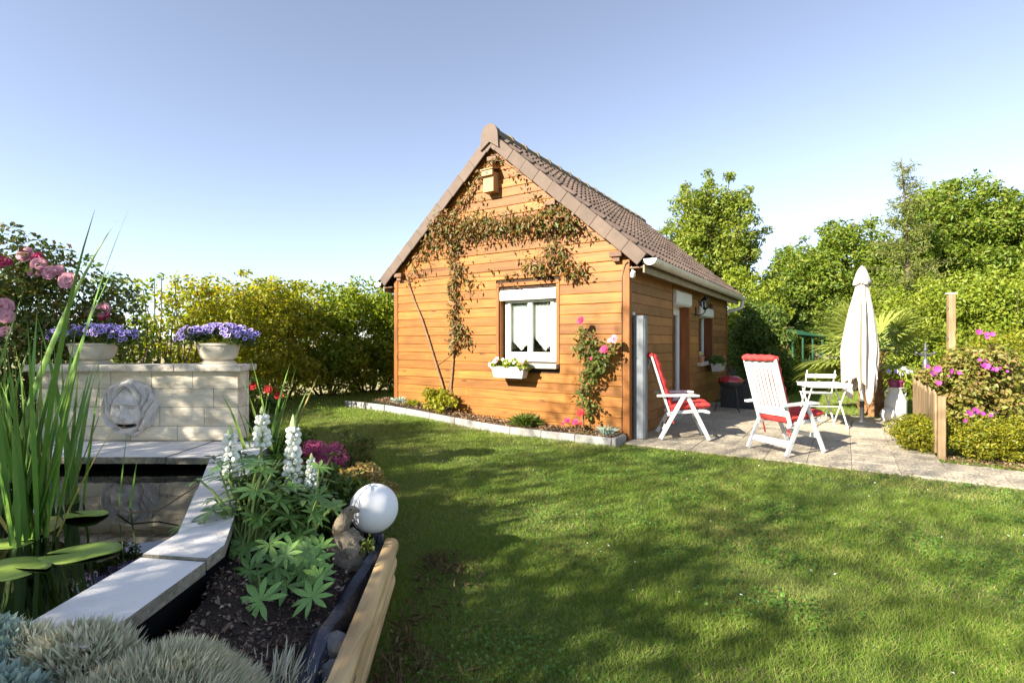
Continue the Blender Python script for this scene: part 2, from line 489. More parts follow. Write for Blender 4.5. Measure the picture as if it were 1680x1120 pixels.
MT['lime'] = leafmat('lime shrub leaf', [(0.20, 0.28, 0.028), (0.29, 0.335, 0.038), (0.12, 0.20, 0.024)], trans=0.45)
MT['larch'] = leafmat('larch needle', [(0.17, 0.22, 0.05), (0.25, 0.27, 0.06), (0.11, 0.16, 0.045)], trans=0.4)
MT['yellow_hedge'] = leafmat('yellow hedge leaf', [(0.24, 0.235, 0.016), (0.31, 0.28, 0.02), (0.16, 0.19, 0.014), (0.10, 0.14, 0.014)], trans=0.4)
MT['vine'] = leafmat('vine leaf', [(0.12, 0.11, 0.026), (0.24, 0.11, 0.03), (0.09, 0.125, 0.026), (0.28, 0.10, 0.035), (0.06, 0.075, 0.02), (0.16, 0.15, 0.03)], trans=0.28)
MT['rose_leaf'] = leafmat('rose leaf', [(0.09, 0.145, 0.03), (0.15, 0.19, 0.036), (0.065, 0.11, 0.022), (0.18, 0.11, 0.042)], trans=0.38)
MT['red_leaf'] = leafmat('bronze leaf', [(0.22, 0.25, 0.035), (0.28, 0.18, 0.07), (0.14, 0.19, 0.028), (0.34, 0.30, 0.09)], trans=0.38)
MT['lupin_leaf'] = mat('lupin leaf', (0.12, 0.25, 0.065), (0.07, 0.165, 0.05), scale=14, rough=0.42, rnd=0.4, third=(0.17, 0.30, 0.06))
MT['reed_leaf'] = mat('reed leaf', (0.17, 0.31, 0.035), (0.28, 0.40, 0.055), scale=3, rough=0.42, rnd=0.35, stretch=(4, 4, 1), third=(0.11, 0.25, 0.035))
MT['reed_gold'] = mat('dying reed leaf', (0.34, 0.24, 0.05), (0.20, 0.22, 0.04), scale=5, rough=0.6, rnd=0.2)
MT['pad'] = mat('lily pad', (0.31, 0.42, 0.075), (0.22, 0.34, 0.055), scale=9, rough=0.5, rnd=0.12, spec=0.4)
MT['pad_gold'] = mat('yellowing lily pad', (0.34, 0.27, 0.04), (0.20, 0.23, 0.035), scale=9, rough=0.4)
MT['silver'] = leafmat('silver leaf', [(0.60, 0.61, 0.45), (0.70, 0.68, 0.52), (0.40, 0.44, 0.30), (0.70, 0.61, 0.44), (0.30, 0.34, 0.20)], trans=0.2, rough=0.85)
MT['bluegrey'] = leafmat('blue grey leaf', [(0.34, 0.45, 0.38), (0.46, 0.55, 0.47), (0.24, 0.34, 0.26)], trans=0.15, rough=0.8)
MT['sedum'] = leafmat('sedum leaf', [(0.28, 0.25, 0.05), (0.38, 0.21, 0.08), (0.20, 0.22, 0.05), (0.44, 0.30, 0.13)], trans=0.2)
MT['palm'] = leafmat('palm frond', [(0.24, 0.31, 0.06), (0.34, 0.38, 0.09), (0.17, 0.24, 0.05)], trans=0.35)
MT['palm_bark'] = mat('palm fibre', (0.30, 0.16, 0.07), (0.13, 0.065, 0.03), scale=22, rough=1.0, bump=1.0, bscale=40)
MT['pink'] = mat('pink petal', (0.66, 0.22, 0.33), (0.56, 0.11, 0.22), scale=30, rough=0.7, rnd=0.15, third=(0.70, 0.36, 0.44))
MT['hotpink'] = mat('deep pink petal', (0.52, 0.04, 0.14), (0.42, 0.025, 0.10), scale=30, rough=0.7, rnd=0.15)
MT['red_petal'] = mat('red petal', (0.62, 0.015, 0.015), (0.48, 0.01, 0.012), scale=20, rough=0.7)
MT['magenta'] = mat('magenta petal', (0.30, 0.03, 0.21), (0.20, 0.022, 0.17), scale=20, rough=0.7, rnd=0.35)
MT['violet'] = mat('violet petal', (0.13, 0.06, 0.42), (0.09, 0.035, 0.30), scale=30, rough=0.7)
MT['lilac'] = mat('pale lilac petal', (0.56, 0.50, 0.78), (0.42, 0.36, 0.68), scale=30, rough=0.7)
MT['white_petal'] = mat('white petal', (0.88, 0.88, 0.82), (0.80, 0.82, 0.72), scale=30, rough=0.7)
MT['green_bud'] = mat('green bud', (0.50, 0.58, 0.26), (0.40, 0.50, 0.20), scale=30, rough=0.7)
MT['straw'] = leafmat('dry grass', [(0.20, 0.14, 0.06), (0.12, 0.08, 0.04), (0.30, 0.23, 0.11)], trans=0.2, rough=0.9)
MT['clover'] = leafmat('clover leaf', [(0.09, 0.20, 0.03), (0.13, 0.25, 0.04), (0.06, 0.15, 0.025)], trans=0.3)
MT['astilbe'] = leafmat('dusky pink floret', [(0.50, 0.09, 0.22), (0.62, 0.18, 0.32), (0.38, 0.06, 0.16)], trans=0.2, rough=0.8)
MT['yellow_petal'] = mat('yellow petal', (0.75, 0.55, 0.03), scale=10)

def aggregate_mat():
    """exposed-aggregate paving: small pebbles of mixed greys and beiges in cement"""
    m, nt, out = _nodes('exposed aggregate')
    g = N(nt, 'ShaderNodeNewGeometry'); oi = N(nt, 'ShaderNodeObjectInfo')
    v = N(nt, 'ShaderNodeTexVoronoi'); v.inputs['Scale'].default_value = 70
    nt.links.new(g.outputs['Position'], v.inputs['Vector'])
    sp = N(nt, 'ShaderNodeSeparateColor'); nt.links.new(v.outputs['Color'], sp.inputs[0])
    c = ramp(nt, [(0.14, 0.118, 0.09), (0.39, 0.335, 0.245), (0.50, 0.445, 0.335), (0.27, 0.225, 0.165), (0.58, 0.53, 0.42)], sp.outputs[0])
    nz = N(nt, 'ShaderNodeTexNoise'); nz.inputs['Scale'].default_value = 2.2; nz.inputs['Detail'].default_value = 6
    nt.links.new(g.outputs['Position'], nz.inputs['Vector'])
    mr = N(nt, 'ShaderNodeMapRange'); mr.inputs['From Min'].default_value = .3; mr.inputs['From Max'].default_value = .7
    mr.inputs['To Min'].default_value = 0.82; mr.inputs['To Max'].default_value = 1.12
    nt.links.new(nz.outputs['Fac'], mr.inputs['Value'])
    m2 = N(nt, 'ShaderNodeMapRange'); m2.inputs['To Min'].default_value = 0.9; m2.inputs['To Max'].default_value = 1.1
    nt.links.new(oi.outputs['Random'], m2.inputs['Value'])
    mm = N(nt, 'ShaderNodeMath', operation='MULTIPLY'); nt.links.new(mr.outputs[0], mm.inputs[0]); nt.links.new(m2.outputs[0], mm.inputs[1])
    hs = N(nt, 'ShaderNodeHueSaturation'); nt.links.new(mm.outputs[0], hs.inputs['Value']); nt.links.new(c, hs.inputs['Color'])
    b = N(nt, 'ShaderNodeBsdfPrincipled'); b.inputs['Roughness'].default_value = 0.85
    nt.links.new(hs.outputs[0], b.inputs['Base Color'])
    bp = N(nt, 'ShaderNodeBump'); bp.inputs['Strength'].default_value = 0.6; bp.inputs['Distance'].default_value = 0.006; bp.invert = True
    nt.links.new(v.outputs['Distance'], bp.inputs['Height']); nt.links.new(bp.outputs[0], b.inputs['Normal'])
    nt.links.new(b.outputs[0], out.inputs['Surface'])
    return m
MT['paving'] = aggregate_mat()
MT['bedding'] = mat('sand joint', (0.26, 0.225, 0.18), (0.15, 0.135, 0.10), scale=40, rough=1.0, bump=0.6, world_co=True)

def water_mat():
    m, nt, out = _nodes('pond water')
    b = N(nt, 'ShaderNodeBsdfPrincipled')
    b.inputs['Base Color'].default_value = (0.0012, 0.0018, 0.0014, 1)
    b.inputs['Roughness'].default_value = 0.015
    b.inputs['IOR'].default_value = 1.45
    g = N(nt, 'ShaderNodeNewGeometry')
    nz = N(nt, 'ShaderNodeTexNoise'); nz.inputs['Scale'].default_value = 5.0; nz.inputs['Detail'].default_value = 2
    nt.links.new(g.outputs['Position'], nz.inputs['Vector'])
    bp = N(nt, 'ShaderNodeBump'); bp.inputs['Strength'].default_value = 0.10; bp.inputs['Distance'].default_value = 0.012
    nt.links.new(nz.outputs['Fac'], bp.inputs['Height']); nt.links.new(bp.outputs[0], b.inputs['Normal'])
    nt.links.new(b.outputs[0], out.inputs['Surface'])
    return m
MT['water'] = water_mat()
MT['lawn_soil'] = mat('turf base', (0.09, 0.135, 0.022), (0.12, 0.10, 0.04), scale=1.6, rough=1.0, bump=0.9, bscale=60, third=(0.10, 0.135, 0.026), world_co=True)
MT['field'] = mat('dry field', (0.30, 0.26, 0.12), (0.22, 0.205, 0.08), scale=0.12, rough=1.0, bump=0.4, bscale=8, world_co=True)

# ------------------------------------------------------------------ foliage helpers
def unit(a):
    return a / np.maximum(1e-9, np.linalg.norm(a, axis=-1, keepdims=True))

def leaves_np(P, size, width=0.5, normal=None, droop=0.25, loose=0.8, fold=0.12, rg=rng):
    """diamond leaves, two triangles each, folded along the midrib"""
    n = len(P)
    size = np.broadcast_to(size, (n,)) * rg.uniform(0.5, 1.45, n)
    nr = rg.normal(size=(n, 3)) * loose
    if normal is not None: nr = nr + normal
    nr = unit(nr)
    a = rg.normal(size=(n, 3)); a[:, 2] -= droop * 2
    a = unit(a - nr * np.sum(a * nr, 1, keepdims=True))
    s = np.cross(nr, a)
    L_ = size[:, None]
    w = L_ * width * 0.5
    base = P
    tip = P + a * L_ - nr * L_ * 0.10
    m = P + a * L_ * 0.45
    lf = m + s * w + nr * L_ * fold
    rt = m - s * w + nr * L_ * fold
    V = np.stack([base, lf, tip, rt], 1).reshape(-1, 3)
    i = np.arange(n)[:, None] * 4
    Fc = np.concatenate([i + np.array([[0, 2, 1]]), i + np.array([[0, 3, 2]])], 1).reshape(-1, 3)
    return V, Fc

def clump_points(centres, radii, per, rg=rng, flat=0.8, shell=0.45):
    """points spread through the outer part of every clump, with the outward direction"""
    c = np.repeat(centres, per, 0); r = np.repeat(radii, per)[:, None]
    d = unit(rg.normal(size=(len(c), 3)))
    k = rg.uniform(shell ** 3, 1, (len(c), 1)) ** (1 / 3)
    o = d * k * r
    o[:, 2] *= flat
    return c + o, d

def ellipsoid_centres(n, centre, rad, rg=rng, inner=0.35, zmin=-1.0, box=1.0):
    out = []
    while len(out) < n:
        d = rg.normal(size=3); d /= np.linalg.norm(d)
        if d[2] < zmin: continue
        k = rg.uniform(inner ** 2, 1) ** 0.5
        if box != 1.0: d = np.sign(d) * np.abs(d) ** box
        out.append(np.array(centre) + d * k * np.array(rad))
    return np.array(out)

def wiggle(a, b, n=5, amp=0.1, sag=0.0):
    a, b = Vector(a), Vector(b)
    pts = []
    for i in range(n + 1):
        t = i / n
        p = a.lerp(b, t)
        e = math.sin(math.pi * t)
        p += Vector((random.uniform(-1, 1), random.uniform(-1, 1), random.uniform(-.4, .4))) * amp * e
        p.z += sag * e
        pts.append(p)
    return pts

def tree(name, label, cat, base, top, rad, centre_z, material, n_clumps=60, per=240, leaf=0.13, clump=0.55, trunk_r=0.14,
         group=None, flat=0.75, seed=1, inner=0.4, limbs=26, width=0.55, lean=(0, 0), bark='bark', zmin=-1.0, loose=0.7, extra=None):
    """tapered trunk with limbs reaching into the clumps, and a crown of leaves in uneven clumps"""
    rg = np.random.default_rng(seed); random.seed(seed)
    root = empty(name, base, 0, label, cat, group)
    cen = np.array([lean[0], lean[1], centre_z])
    C = ellipsoid_centres(n_clumps, cen, rad, rg, inner, zmin)
    if extra is not None: C = np.concatenate([C, np.array(extra)])
    rr = clump * rg.uniform(0.35, 1.35, len(C))
    n2 = n_clumps // 2                                   # small sprigs standing out of the outline
    d2 = unit(rg.normal(size=(n2, 3)) + np.array([0, 0, .35]))
    C = np.concatenate([C, cen + d2 * np.array(rad) * rg.uniform(.98, 1.10, (n2, 1))]); rr = np.concatenate([rr, clump * rg.uniform(.25, .5, n2)])
    per_c = np.maximum(12, (per * np.minimum(1.3, (rr / clump) ** 1.6)).astype(int))
    P, d = clump_points(np.repeat(C, per_c, 0), np.repeat(rr, per_c), 1, rg, flat)
    keep = P[:, 2] > 0.12
    P, d = P[keep], d[keep]
    nrm = d * 0.9 + np.array([0, 0, 0.5])
    V, Fc = leaves_np(P, leaf, width, nrm, 0.25, loose, rg=rg)
    link('crown', np_mesh('crown', V, Fc, MT[material]), root)
    t = MB()
    th = centre_z + rad[2] * 0.45
    tp = [(0, 0, -0.1)] + [(lean[0] * k + random.uniform(-.08, .08), lean[1] * k + random.uniform(-.08, .08), th * k) for k in (.2, .4, .6, .8, 1)]
    t.tube(tp, [trunk_r * 1.25, trunk_r, trunk_r * .85, trunk_r * .65, trunk_r * .42, trunk_r * .2], 8)
    order = rg.permutation(len(C))[:limbs]
    for j in order:
        c = Vector(C[j]); k = random.uniform(.25, .85)
        s = Vector((lean[0] * k, lean[1] * k, min(th * k, max(0.2, c.z * 0.75))))
        t.tube(wiggle(s, c, 4, 0.12), [trunk_r * .38, trunk_r * .3, trunk_r * .22, trunk_r * .15, trunk_r * .07], 5)
    t.build('trunk', MT[bark], root, True)
    return root

def shrub(name, label, cat, base, rad, cz, material, n_clumps=30, per=200, leaf=0.06, clump=0.22, group=None, seed=1, stems=10,
          width=0.55, flat=0.85, inner=0.3, stem_r=0.012, stem_mat='bark', zmin=-1.0, loose=0.8, droop=0.25, part='foliage', box=1.0, sprigs=0):
    rg = np.random.default_rng(seed); random.seed(seed)
    root = empty(name, base, 0, label, cat, group)
    C = ellipsoid_centres(n_clumps, (0, 0, cz), rad, rg, inner, zmin, box)
    rr = clump * rg.uniform(0.45, 1.35, len(C))
    if sprigs:
        n2 = n_clumps // 2
        d2 = unit(rg.normal(size=(n2, 3)) + np.array([0, 0, .3]))
        C = np.concatenate([C, np.array([0, 0, cz]) + d2 * np.array(rad) * rg.uniform(1.02, 1.2, (n2, 1))]); rr = np.concatenate([rr, clump * rg.uniform(.2, .5, n2)])
    pc = np.maximum(8, (per * np.minimum(1.4, (rr / clump) ** 1.5)).astype(int))
    P, d = clump_points(np.repeat(C, pc, 0), np.repeat(rr, pc), 1, rg, flat)
    k = P[:, 2] > 0.01
    P, d = P[k], d[k]
    V, Fc = leaves_np(P, leaf, width, d * 0.9 + np.array([0, 0, 0.5]), droop, loose, rg=rg)
    link(part, np_mesh(part, V, Fc, MT[material]), root)
    t = MB()
    for j in rg.permutation(len(C))[:stems]:
        c = Vector(C[j])
        t.tube(wiggle((c.x * .15, c.y * .15, -0.03), c, 4, min(rad) * .12), [stem_r, stem_r * .85, stem_r * .7, stem_r * .5, stem_r * .3], 5)
    if stems: t.build('stem', MT[stem_mat], root, True)
    root['_c'] = 0
    del root['_c']
    return root, C, rr

_bloom = {}
def bloom_mesh(key, material, r=0.05, rings=4, petals=7, cup=0.5):
    """ruffled double flower: rings of overlapping petals"""
    if key in _bloom: return _bloom[key]
    rg = random.Random(len(key) * 7 + rings)
    v, f = [], []
    for q in range(rings):
        rr = r * (1 - q / rings * 0.75)
        tilt = 0.25 + q / rings * cup * 2.0
        for k in range(petals):
            a = 2 * math.pi * (k + q * 0.5) / petals + rg.uniform(-.15, .15)
            w = rr * 0.62
            ca, sa = math.cos(a), math.sin(a)
            L0 = rr * rg.uniform(.85, 1.12)
            def P(u, s, h): return (ca * u - sa * s, sa * u + ca * s, h)
            h1 = L0 * math.sin(tilt) * .9; l1 = L0 * math.cos(tilt)
            b = len(v)
            v += [P(0.05 * r, 0, q * r * .06), P(l1 * .55, -w, h1 * .55 + q * r * .06), P(l1 * .55, w, h1 * .55 + q * r * .06),
                  P(l1, -w * .55, h1 + rg.uniform(-.1, .1) * r), P(l1, w * .55, h1 + rg.uniform(-.1, .1) * r)]
            f += [(b, b + 1, b + 2), (b + 1, b + 3, b + 4, b + 2)]
    me = bpy.data.meshes.new(key)
    me.from_pydata(v, [], f)
    me.materials.append(MT[material])
    me.update()
    _bloom[key] = me
    return me

def bloom(parent, key, material, p, face=(0, -1, .6), s=1.0, r=0.05, rings=4, petals=7, name='flower'):
    me = bloom_mesh(key, material, r, rings, petals)
    q = Vector(face).to_track_quat('Z', 'Y').to_matrix().to_4x4()
    M = Matrix.Translation(Vector(p)) @ q @ Matrix.Rotation(random.uniform(0, 6.28), 4, 'Z') @ Matrix.Scale(s, 4)
    return link(name, me, parent, mw=M)

def in_poly(x, y, poly):
    inside = np.zeros(len(x), bool)
    j = len(poly) - 1
    for i in range(len(poly)):
        xi, yi = poly[i]; xj, yj = poly[j]
        c = ((yi > y) != (yj > y)) & (x < (xj - xi) * (y - yi) / (yj - yi + 1e-12) + xi)
        inside ^= c
        j = i
    return inside

def hpoly(pts):
    return [tuple(HL(a, b).xy) for a, b in pts]

# ------------------------------------------------------------------ the ground
WATER_Z, SLAB_Z = 0.355, 0.45
POND_OUT = [(-4.45, 4.75), (-2.1, 4.75), (-1.95, 3.75), (-1.17, 2.05), (-1.17, 1.1), (-4.45, 1.1)]
BED = [(-2.45, 5.5), (-1.95, 5.6), (-1.45, 5.0), (-1.12, 4.2), (-0.98, 3.6), (-0.78, 3.0), (-0.66, 2.76), (-0.55, 1.2), (-0.52, 0.3), (-2.5, 0.3), (-2.5, 1.0), (-1.2, 1.1), (-1.2, 2.0), (-2.0, 3.75), (-2.3, 4.7)]
HOUSE_BED = hpoly([(-4.75, -0.40), (0.03, -0.40), (0.06, 6.6), (-4.75, 6.6)])
PATIO = hpoly([(-0.02, -0.212), (6.6, -0.212), (6.6, 0.62), (3.22, 0.62), (3.22, 4.2), (1.0, 4.2), (1.0, 5.0), (-0.02, 5.0)])
BEDS_R = hpoly([(3.2, 0.75), (6.6, 0.75), (6.6, 2.6), (3.3, 2.6)])

def sheet(name, x0, x1, y0, y1, nx, ny, zf, material, drop=None, kind='structure', cut=None):
    xs = np.linspace(x0, x1, nx + 1); ys = np.linspace(y0, y1, ny + 1)
    X, Y = np.meshgrid(xs, ys)
    x, y = X.ravel(), Y.ravel()
    z = zf(x, y)
    if drop:
        for poly, dz in drop:
            z = np.where(in_poly(x, y, poly), z - dz, z)
    i = np.arange(nx)[None, :] + (np.arange(ny) * (nx + 1))[:, None]
    Fc = np.stack([i, i + 1, i + nx + 2, i + nx + 1], -1).reshape(-1, 4)
    if cut is not None:
        cx = x[Fc].mean(1); cy = y[Fc].mean(1)
        Fc = Fc[~cut(cx, cy)]
    o = link(name, np_mesh(name, np.stack([x, y, z], 1), Fc, material, True))
    return tag(o, kind=kind)

sheet('field', -1500, 1500, -600, 2400, 60, 60, lambda x, y: -0.06 + 0 * x, MT['field'])

def beyond_hedge(x, y):
    return (y > 13.2 + (x + 2.0) * 0.9) & (x < 1.0)

LAWN_DROP = [(PATIO, 0.05), (HOUSE_BED, 0.06), (POND_OUT, 0.04)]
sheet('lawn', -16, 34, -14, 36, 250, 250, ground_h, MT['lawn_soil'], LAWN_DROP, cut=beyond_hedge)

def grass():
    """blades of the mown lawn: thick near the viewer, wider and fewer farther off"""
    Vs, Fs = [], []
    nb = 0
    for (r0, r1, dens, w, h) in ((0.8, 3.4, 22000, .0042, .025), (3.4, 5.5, 12000, .0056, .027), (5.5, 9, 5200, .0080, .030), (9, 16, 1600, .014, .036)):
        x0, x1 = -r1, r1
        n = int((x1 - x0) * r1 * dens)
        x = rng.uniform(x0, x1, n); y = rng.uniform(0.3, r1, n)
        r = np.hypot(x, y)
        k = (r >= r0) & (r < r1) & (np.abs(x) < y * 1.12 + 0.8)
        x, y = x[k], y[k]
        for poly in (HOUSE_BED, PATIO, POND_OUT, BED, BEDS_R):
            k = ~in_poly(x, y, poly); x, y = x[k], y[k]
        k = ~beyond_hedge(x, y); x, y = x[k], y[k]
        # uneven growth
        f = np.sin(x * 3.1 + 1.7 * np.sin(y * 2.3)) * np.sin(y * 2.7 + 1.3 * np.sin(x * 1.9)) * .5 + .5
        k = rng.uniform(0, 1, len(x)) < 0.62 + 0.38 * f
        x, y, f = x[k], y[k], f[k]
        m = len(x)
        z = ground_h(x, y)
        a = rng.uniform(0, 2 * np.pi, m)
        hh = h * rng.uniform(.45, 1.25, m) * (0.75 + .4 * f)
        lean = rng.normal(0, .75, (m, 2)) * hh[:, None]
        dx, dy = np.cos(a) * w * .5, np.sin(a) * w * .5
        b0 = np.stack([x - dx, y - dy, z - .004], 1); b1 = np.stack([x + dx, y + dy, z - .004], 1)
        tp = np.stack([x + lean[:, 0], y + lean[:, 1], z + hh], 1)
        Vs.append(np.stack([b0, b1, tp], 1).reshape(-1, 3))
        Fs.append(np.arange(m * 3).reshape(-1, 3) + nb); nb += m * 3
    o = link('grass', np_mesh('grass', np.concatenate(Vs), np.concatenate(Fs), MT['grass']))
    tag(o, 'short mown green lawn grass with a few drier patches', 'grass', kind='stuff')
grass()

def clover():
    """white clover heads and fallen petals scattered in the lawn"""
    n = 120
    x = rng.uniform(-1.0, 5, n * 3); y = rng.uniform(1.8, 7, n * 3)
    k = np.abs(x) < y * 1.05
    x, y = x[k][:n], y[k][:n]
    for poly in (HOUSE_BED, PATIO, POND_OUT, BED, BEDS_R):
        k = ~in_poly(x, y, poly); x, y = x[k], y[k]
    P = np.stack([x, y, ground_h(x, y) + .022], 1)
    V, Fc = leaves_np(np.repeat(P, 3, 0), 0.008, 0.9, np.array([[0, 0, 1.0]]), 0, .5)
    o = link('clover_flowers', np_mesh('clover_flowers', V, Fc, MT['white_petal']))
    tag(o, 'tiny white clover flowers scattered through the lawn', 'clover', kind='stuff')
clover()

def clover_leaves():
    P = []
    for _ in range(70):
        cx, cy = rng.uniform(-.4, 5.0), rng.uniform(1.8, 6.2)
        r = rng.uniform(.06, .26); n = int(900 * r)
        P.append(np.stack([rng.normal(cx, r, n), rng.normal(cy, r, n)], 1))
    P = np.concatenate(P); x, y = P[:, 0], P[:, 1]
    for poly in (HOUSE_BED, PATIO, POND_OUT, BED, BEDS_R):
        k = ~in_poly(x, y, poly); x, y = x[k], y[k]
    P = np.stack([x, y, ground_h(x, y) + rng.uniform(.014, .03, len(x))], 1)
    V, Fc = leaves_np(np.repeat(P, 3, 0), .013, .95, np.array([[0, 0, 1.2]]), 0, .5)
    tag(link('clover_leaves', np_mesh('clover_leaves', V, Fc, MT['clover'])), 'patches of low clover leaves mixed into the lawn', 'clover', kind='stuff')
clover_leaves()

def dry_grass():
    n = 2600
    x = -.52 + np.abs(rng.normal(0, .16, n)); y = rng.uniform(1.3, 3.1, n)
    k = rng.uniform(0, 1, n) < .35 + .65 * (np.sin(y * 5 + x * 4) > 0); x, y = x[k], y[k]
    for poly in (BED,):
        k = ~in_poly(x, y, poly); x, y = x[k], y[k]
    P = np.stack([x, y, ground_h(x, y) + rng.uniform(.005, .03, len(x))], 1)
    V, Fc = leaves_np(P, rng.uniform(.02, .06, len(x)), .10, np.array([[0, 0, .5]]), 0, .8)
    tag(link('dry_grass', np_mesh('dry_grass', V, Fc, MT['straw'])), 'dry brown grass cuttings at the foot of the logs', 'grass', kind='stuff')
dry_grass()

# ------------------------------------------------------------------ the patio: one slab after another
patio = empty('patio', HL(0, 0, 0), HOUSE_RZ)
tag(patio, kind='structure')
MB().prism([(-0.02, -0.23), (6.6, -0.23), (6.6, 0.60), (3.22, 0.60), (3.22, 4.2), (1.0, 4.2), (1.0, 5.0), (-0.02, 5.0)], -0.06, 0.008, 'z').build('bedding', MT['bedding'], patio)
sl = MB().box(0.002, 0.398, 0.002, 0.398, -0.03, 0, 0.002).mesh('paving_slab', MT['paving'])
for i in range(17):
    for j in range(13):
        x, y = i * 0.4 + 0.03, -0.23 + j * 0.4
        if x + .2 > 3.25 and y > 0.2: continue
        if x + .2 > 1.05 and y + .2 > 4.2: continue
        link('paving_slab', sl, patio, loc=(x, y, 0.022 + random.uniform(-.003, .003)), rot=(random.uniform(-.004, .004), random.uniform(-.004, .004), 0))

# ------------------------------------------------------------------ the wooden house
W, LEN, EAVE = 4.2, 6.55, 2.33
SL = 0.86                                    # rise per metre of the roof
ANG = math.atan(SL); CA, SA = math.cos(ANG), math.sin(ANG)
PITCH = 0.138
house = empty('wooden_house', P0, HOUSE_RZ, 'orange-brown timber garden house with brown tiled gable roof and white gutter', 'house')

def roof_under(hx):
    """height of the roof's underside above the gable"""
    return 2.40 + (0.18 - hx) * SL if hx > -W / 2 else 2.40 + (0.18 + W + hx) * SL

gable = MB()   # dark core behind the boards, left open at the window
gx0, gx1, gz0, gz1 = -2.02, -1.04, 1.00, 2.08        # gable window opening
T = 0.16
gable.box(-W, gx0, 0, T, 0, EAVE); gable.box(gx1, 0, 0, T, 0, EAVE)
gable.box(gx0, gx1, 0, T, 0, gz0); gable.box(gx0, gx1, 0, T, gz1, EAVE)
gable.prism([(-W, EAVE), (0, EAVE), (0, roof_under(0) - .02), (-W / 2, roof_under(-W / 2) - .02), (-W, roof_under(-W) - .02)], 0.002, T - .002)
gw = gable.build('gable_wall', MT['core'], house)

side = MB()
dy0, dy1, dz1 = 2.02, 3.06, 2.16                      # door opening
wy0, wy1, wz0, wz1 = 3.80, 4.98, 0.92, 1.98           # side window opening
S2 = 0.20
top_s = EAVE
side.box(-S2, 0, T, dy0, 0, top_s); side.box(-S2, 0, dy0, dy1, dz1, top_s); side.box(-S2, 0, dy1, wy0, 0, top_s)
side.box(-S2, 0, wy0, wy1, 0, wz0); side.box(-S2, 0, wy0, wy1, wz1, top_s); side.box(-S2, 0, wy1, LEN - T, 0, top_s)
sw = side.build('side_wall', MT['core'], house)
bk = MB()
bk.box(-W, 0, LEN - T, LEN, 0, EAVE)
bk.prism([(-W, EAVE), (0, EAVE), (0, roof_under(0) - .02), (-W / 2, roof_under(-W / 2) - .02), (-W, roof_under(-W) - .02)], LEN - T + .002, LEN - .002)
bk.box(-W, -W + T, T, LEN - T, 0, EAVE)
bk.box(-W + T, -S2, T, LEN - T, -0.02, 0.04)
bk.build('rear_wall', MT['board_shaded'], house)

def board(parent, a0, a1, t0, t1, z, h, material, on='gable'):
    """one bevelled weatherboard; a = ends at its foot, t = ends at its head"""
    prof = [(0.0, 0.0), (0.020, 0.0), (0.0235, 0.006), (0.018, h - .006), (0.014, h - .0015), (0.0, h - .0015)]
    v, f = [], []
    for e0, e1 in ((a0, t0), (a1, t1)):
        for d, zz in prof:
            u = e0 + (e1 - e0) * zz / h - a0
            v.append((u, -d, zz) if on == 'gable' else (d, u, zz))
    n = len(prof)
    f = [tuple(range(n)), tuple(range(2 * n - 1, n - 1, -1))] + [(i, n + i, n + (i + 1) % n, (i + 1) % n) for i in range(n)]
    me = bpy.data.meshes.new('board')
    me.from_pydata(v, [], f)
    me.materials.append(material)
    me.update()
    return link('board', me, parent, loc=((a0, -.002, z) if on == 'gable' else (0.002, a0, z)))

row = 0
while True:
    z = 0.02 + row * PITCH
    h = PITCH - 0.002
    def ends(zz):
        if zz <= EAVE + .02: return -W + .055, -.062
        k = (zz - (2.40 + 0.18 * SL) + .03) / SL
        return max(-W + .02, -W + k + .0), min(-.02, -k)
    (l0, r0), (l1, r1) = ends(z), ends(z + h)
    if r0 - l0 < 0.25: break
    if r1 < l1: l1 = r1 = (l0 + r0) / 2
    wob = random.uniform(-.0015, .0015)
    if z + h > gz0 - .07 and z < gz1 + .05:
        board(gw, l0, gx0 - .055, l1, gx0 - .055, z + wob, h, MT['board'])
        board(gw, gx1 + .055, r0, gx1 + .055, r1, z + wob, h, MT['board'])
    elif row in (3, 9, 19, 23, 17):
        j = {3: -2.6, 9: -3.2, 19: -1.3, 23: -2.6, 17: -.9}[row]
        j = min(max(j, l0 + .2), r0 - .2)
        board(gw, l0, j - .002, l1, j - .002, z + wob, h, MT['board'])
        board(gw, j + .002, r0, j + .002, r1, z + wob, h, MT['board'])
    else:
        board(gw, l0, r0, l1, r1, z + wob, h, MT['board'])
    row += 1
for r in range(17):
    z = 0.02 + r * PITCH; h = PITCH - .002
    if z + h > EAVE + .05: break
    spans = [(0.062, LEN - .06)]
    if z < dz1 + .06:
        spans = [(0.062, dy0 - .055), (dy1 + .055, LEN - .06)]
    if z + h > wz0 - .06 and z < wz1 + .06:
        spans = [(a, b) for a, b in spans if b <= wy0] + [(max(a, dy1 + .055) if z < dz1 + .06 else a, wy0 - .055) for a, b in spans if b > wy0] + [(wy1 + .055, LEN - .06)]
    elif r in (1, 4):
        spans = [(0.062, 1.1 + r * .1), (1.104 + r * .1, dy0 - .055), (dy1 + .055, 5.0), (5.004, LEN - .06)]
    for a, b in spans:
        if b - a > .05: board(sw, a, b, a, b, z + random.uniform(-.0015, .0015), h, MT['board_shaded'], 'side')

# corner posts and trim
for x0, x1, y0, y1, nm in ((-.06, .034, -.036, .06, 0), (-W - .034, -W + .055, -.036, .06, 1), (-.055, .034, LEN - .058, LEN + .03, 2)):
    MB().box(0, x1 - x0, 0, y1 - y0, 0, 2.36, .004).build('corner_post', MT['trim'], house, loc=(x0, y0, 0))
MB().tube([(-.068, -.034, .05)] + [(-.068 + random.uniform(-.006, .006), -.034, .05 + k * .16) for k in range(1, 14)] + [(-.02, -.045, 2.30), (.02, -.05, 2.33)], .006, 5).build('light_string', MT['black'], house, True)

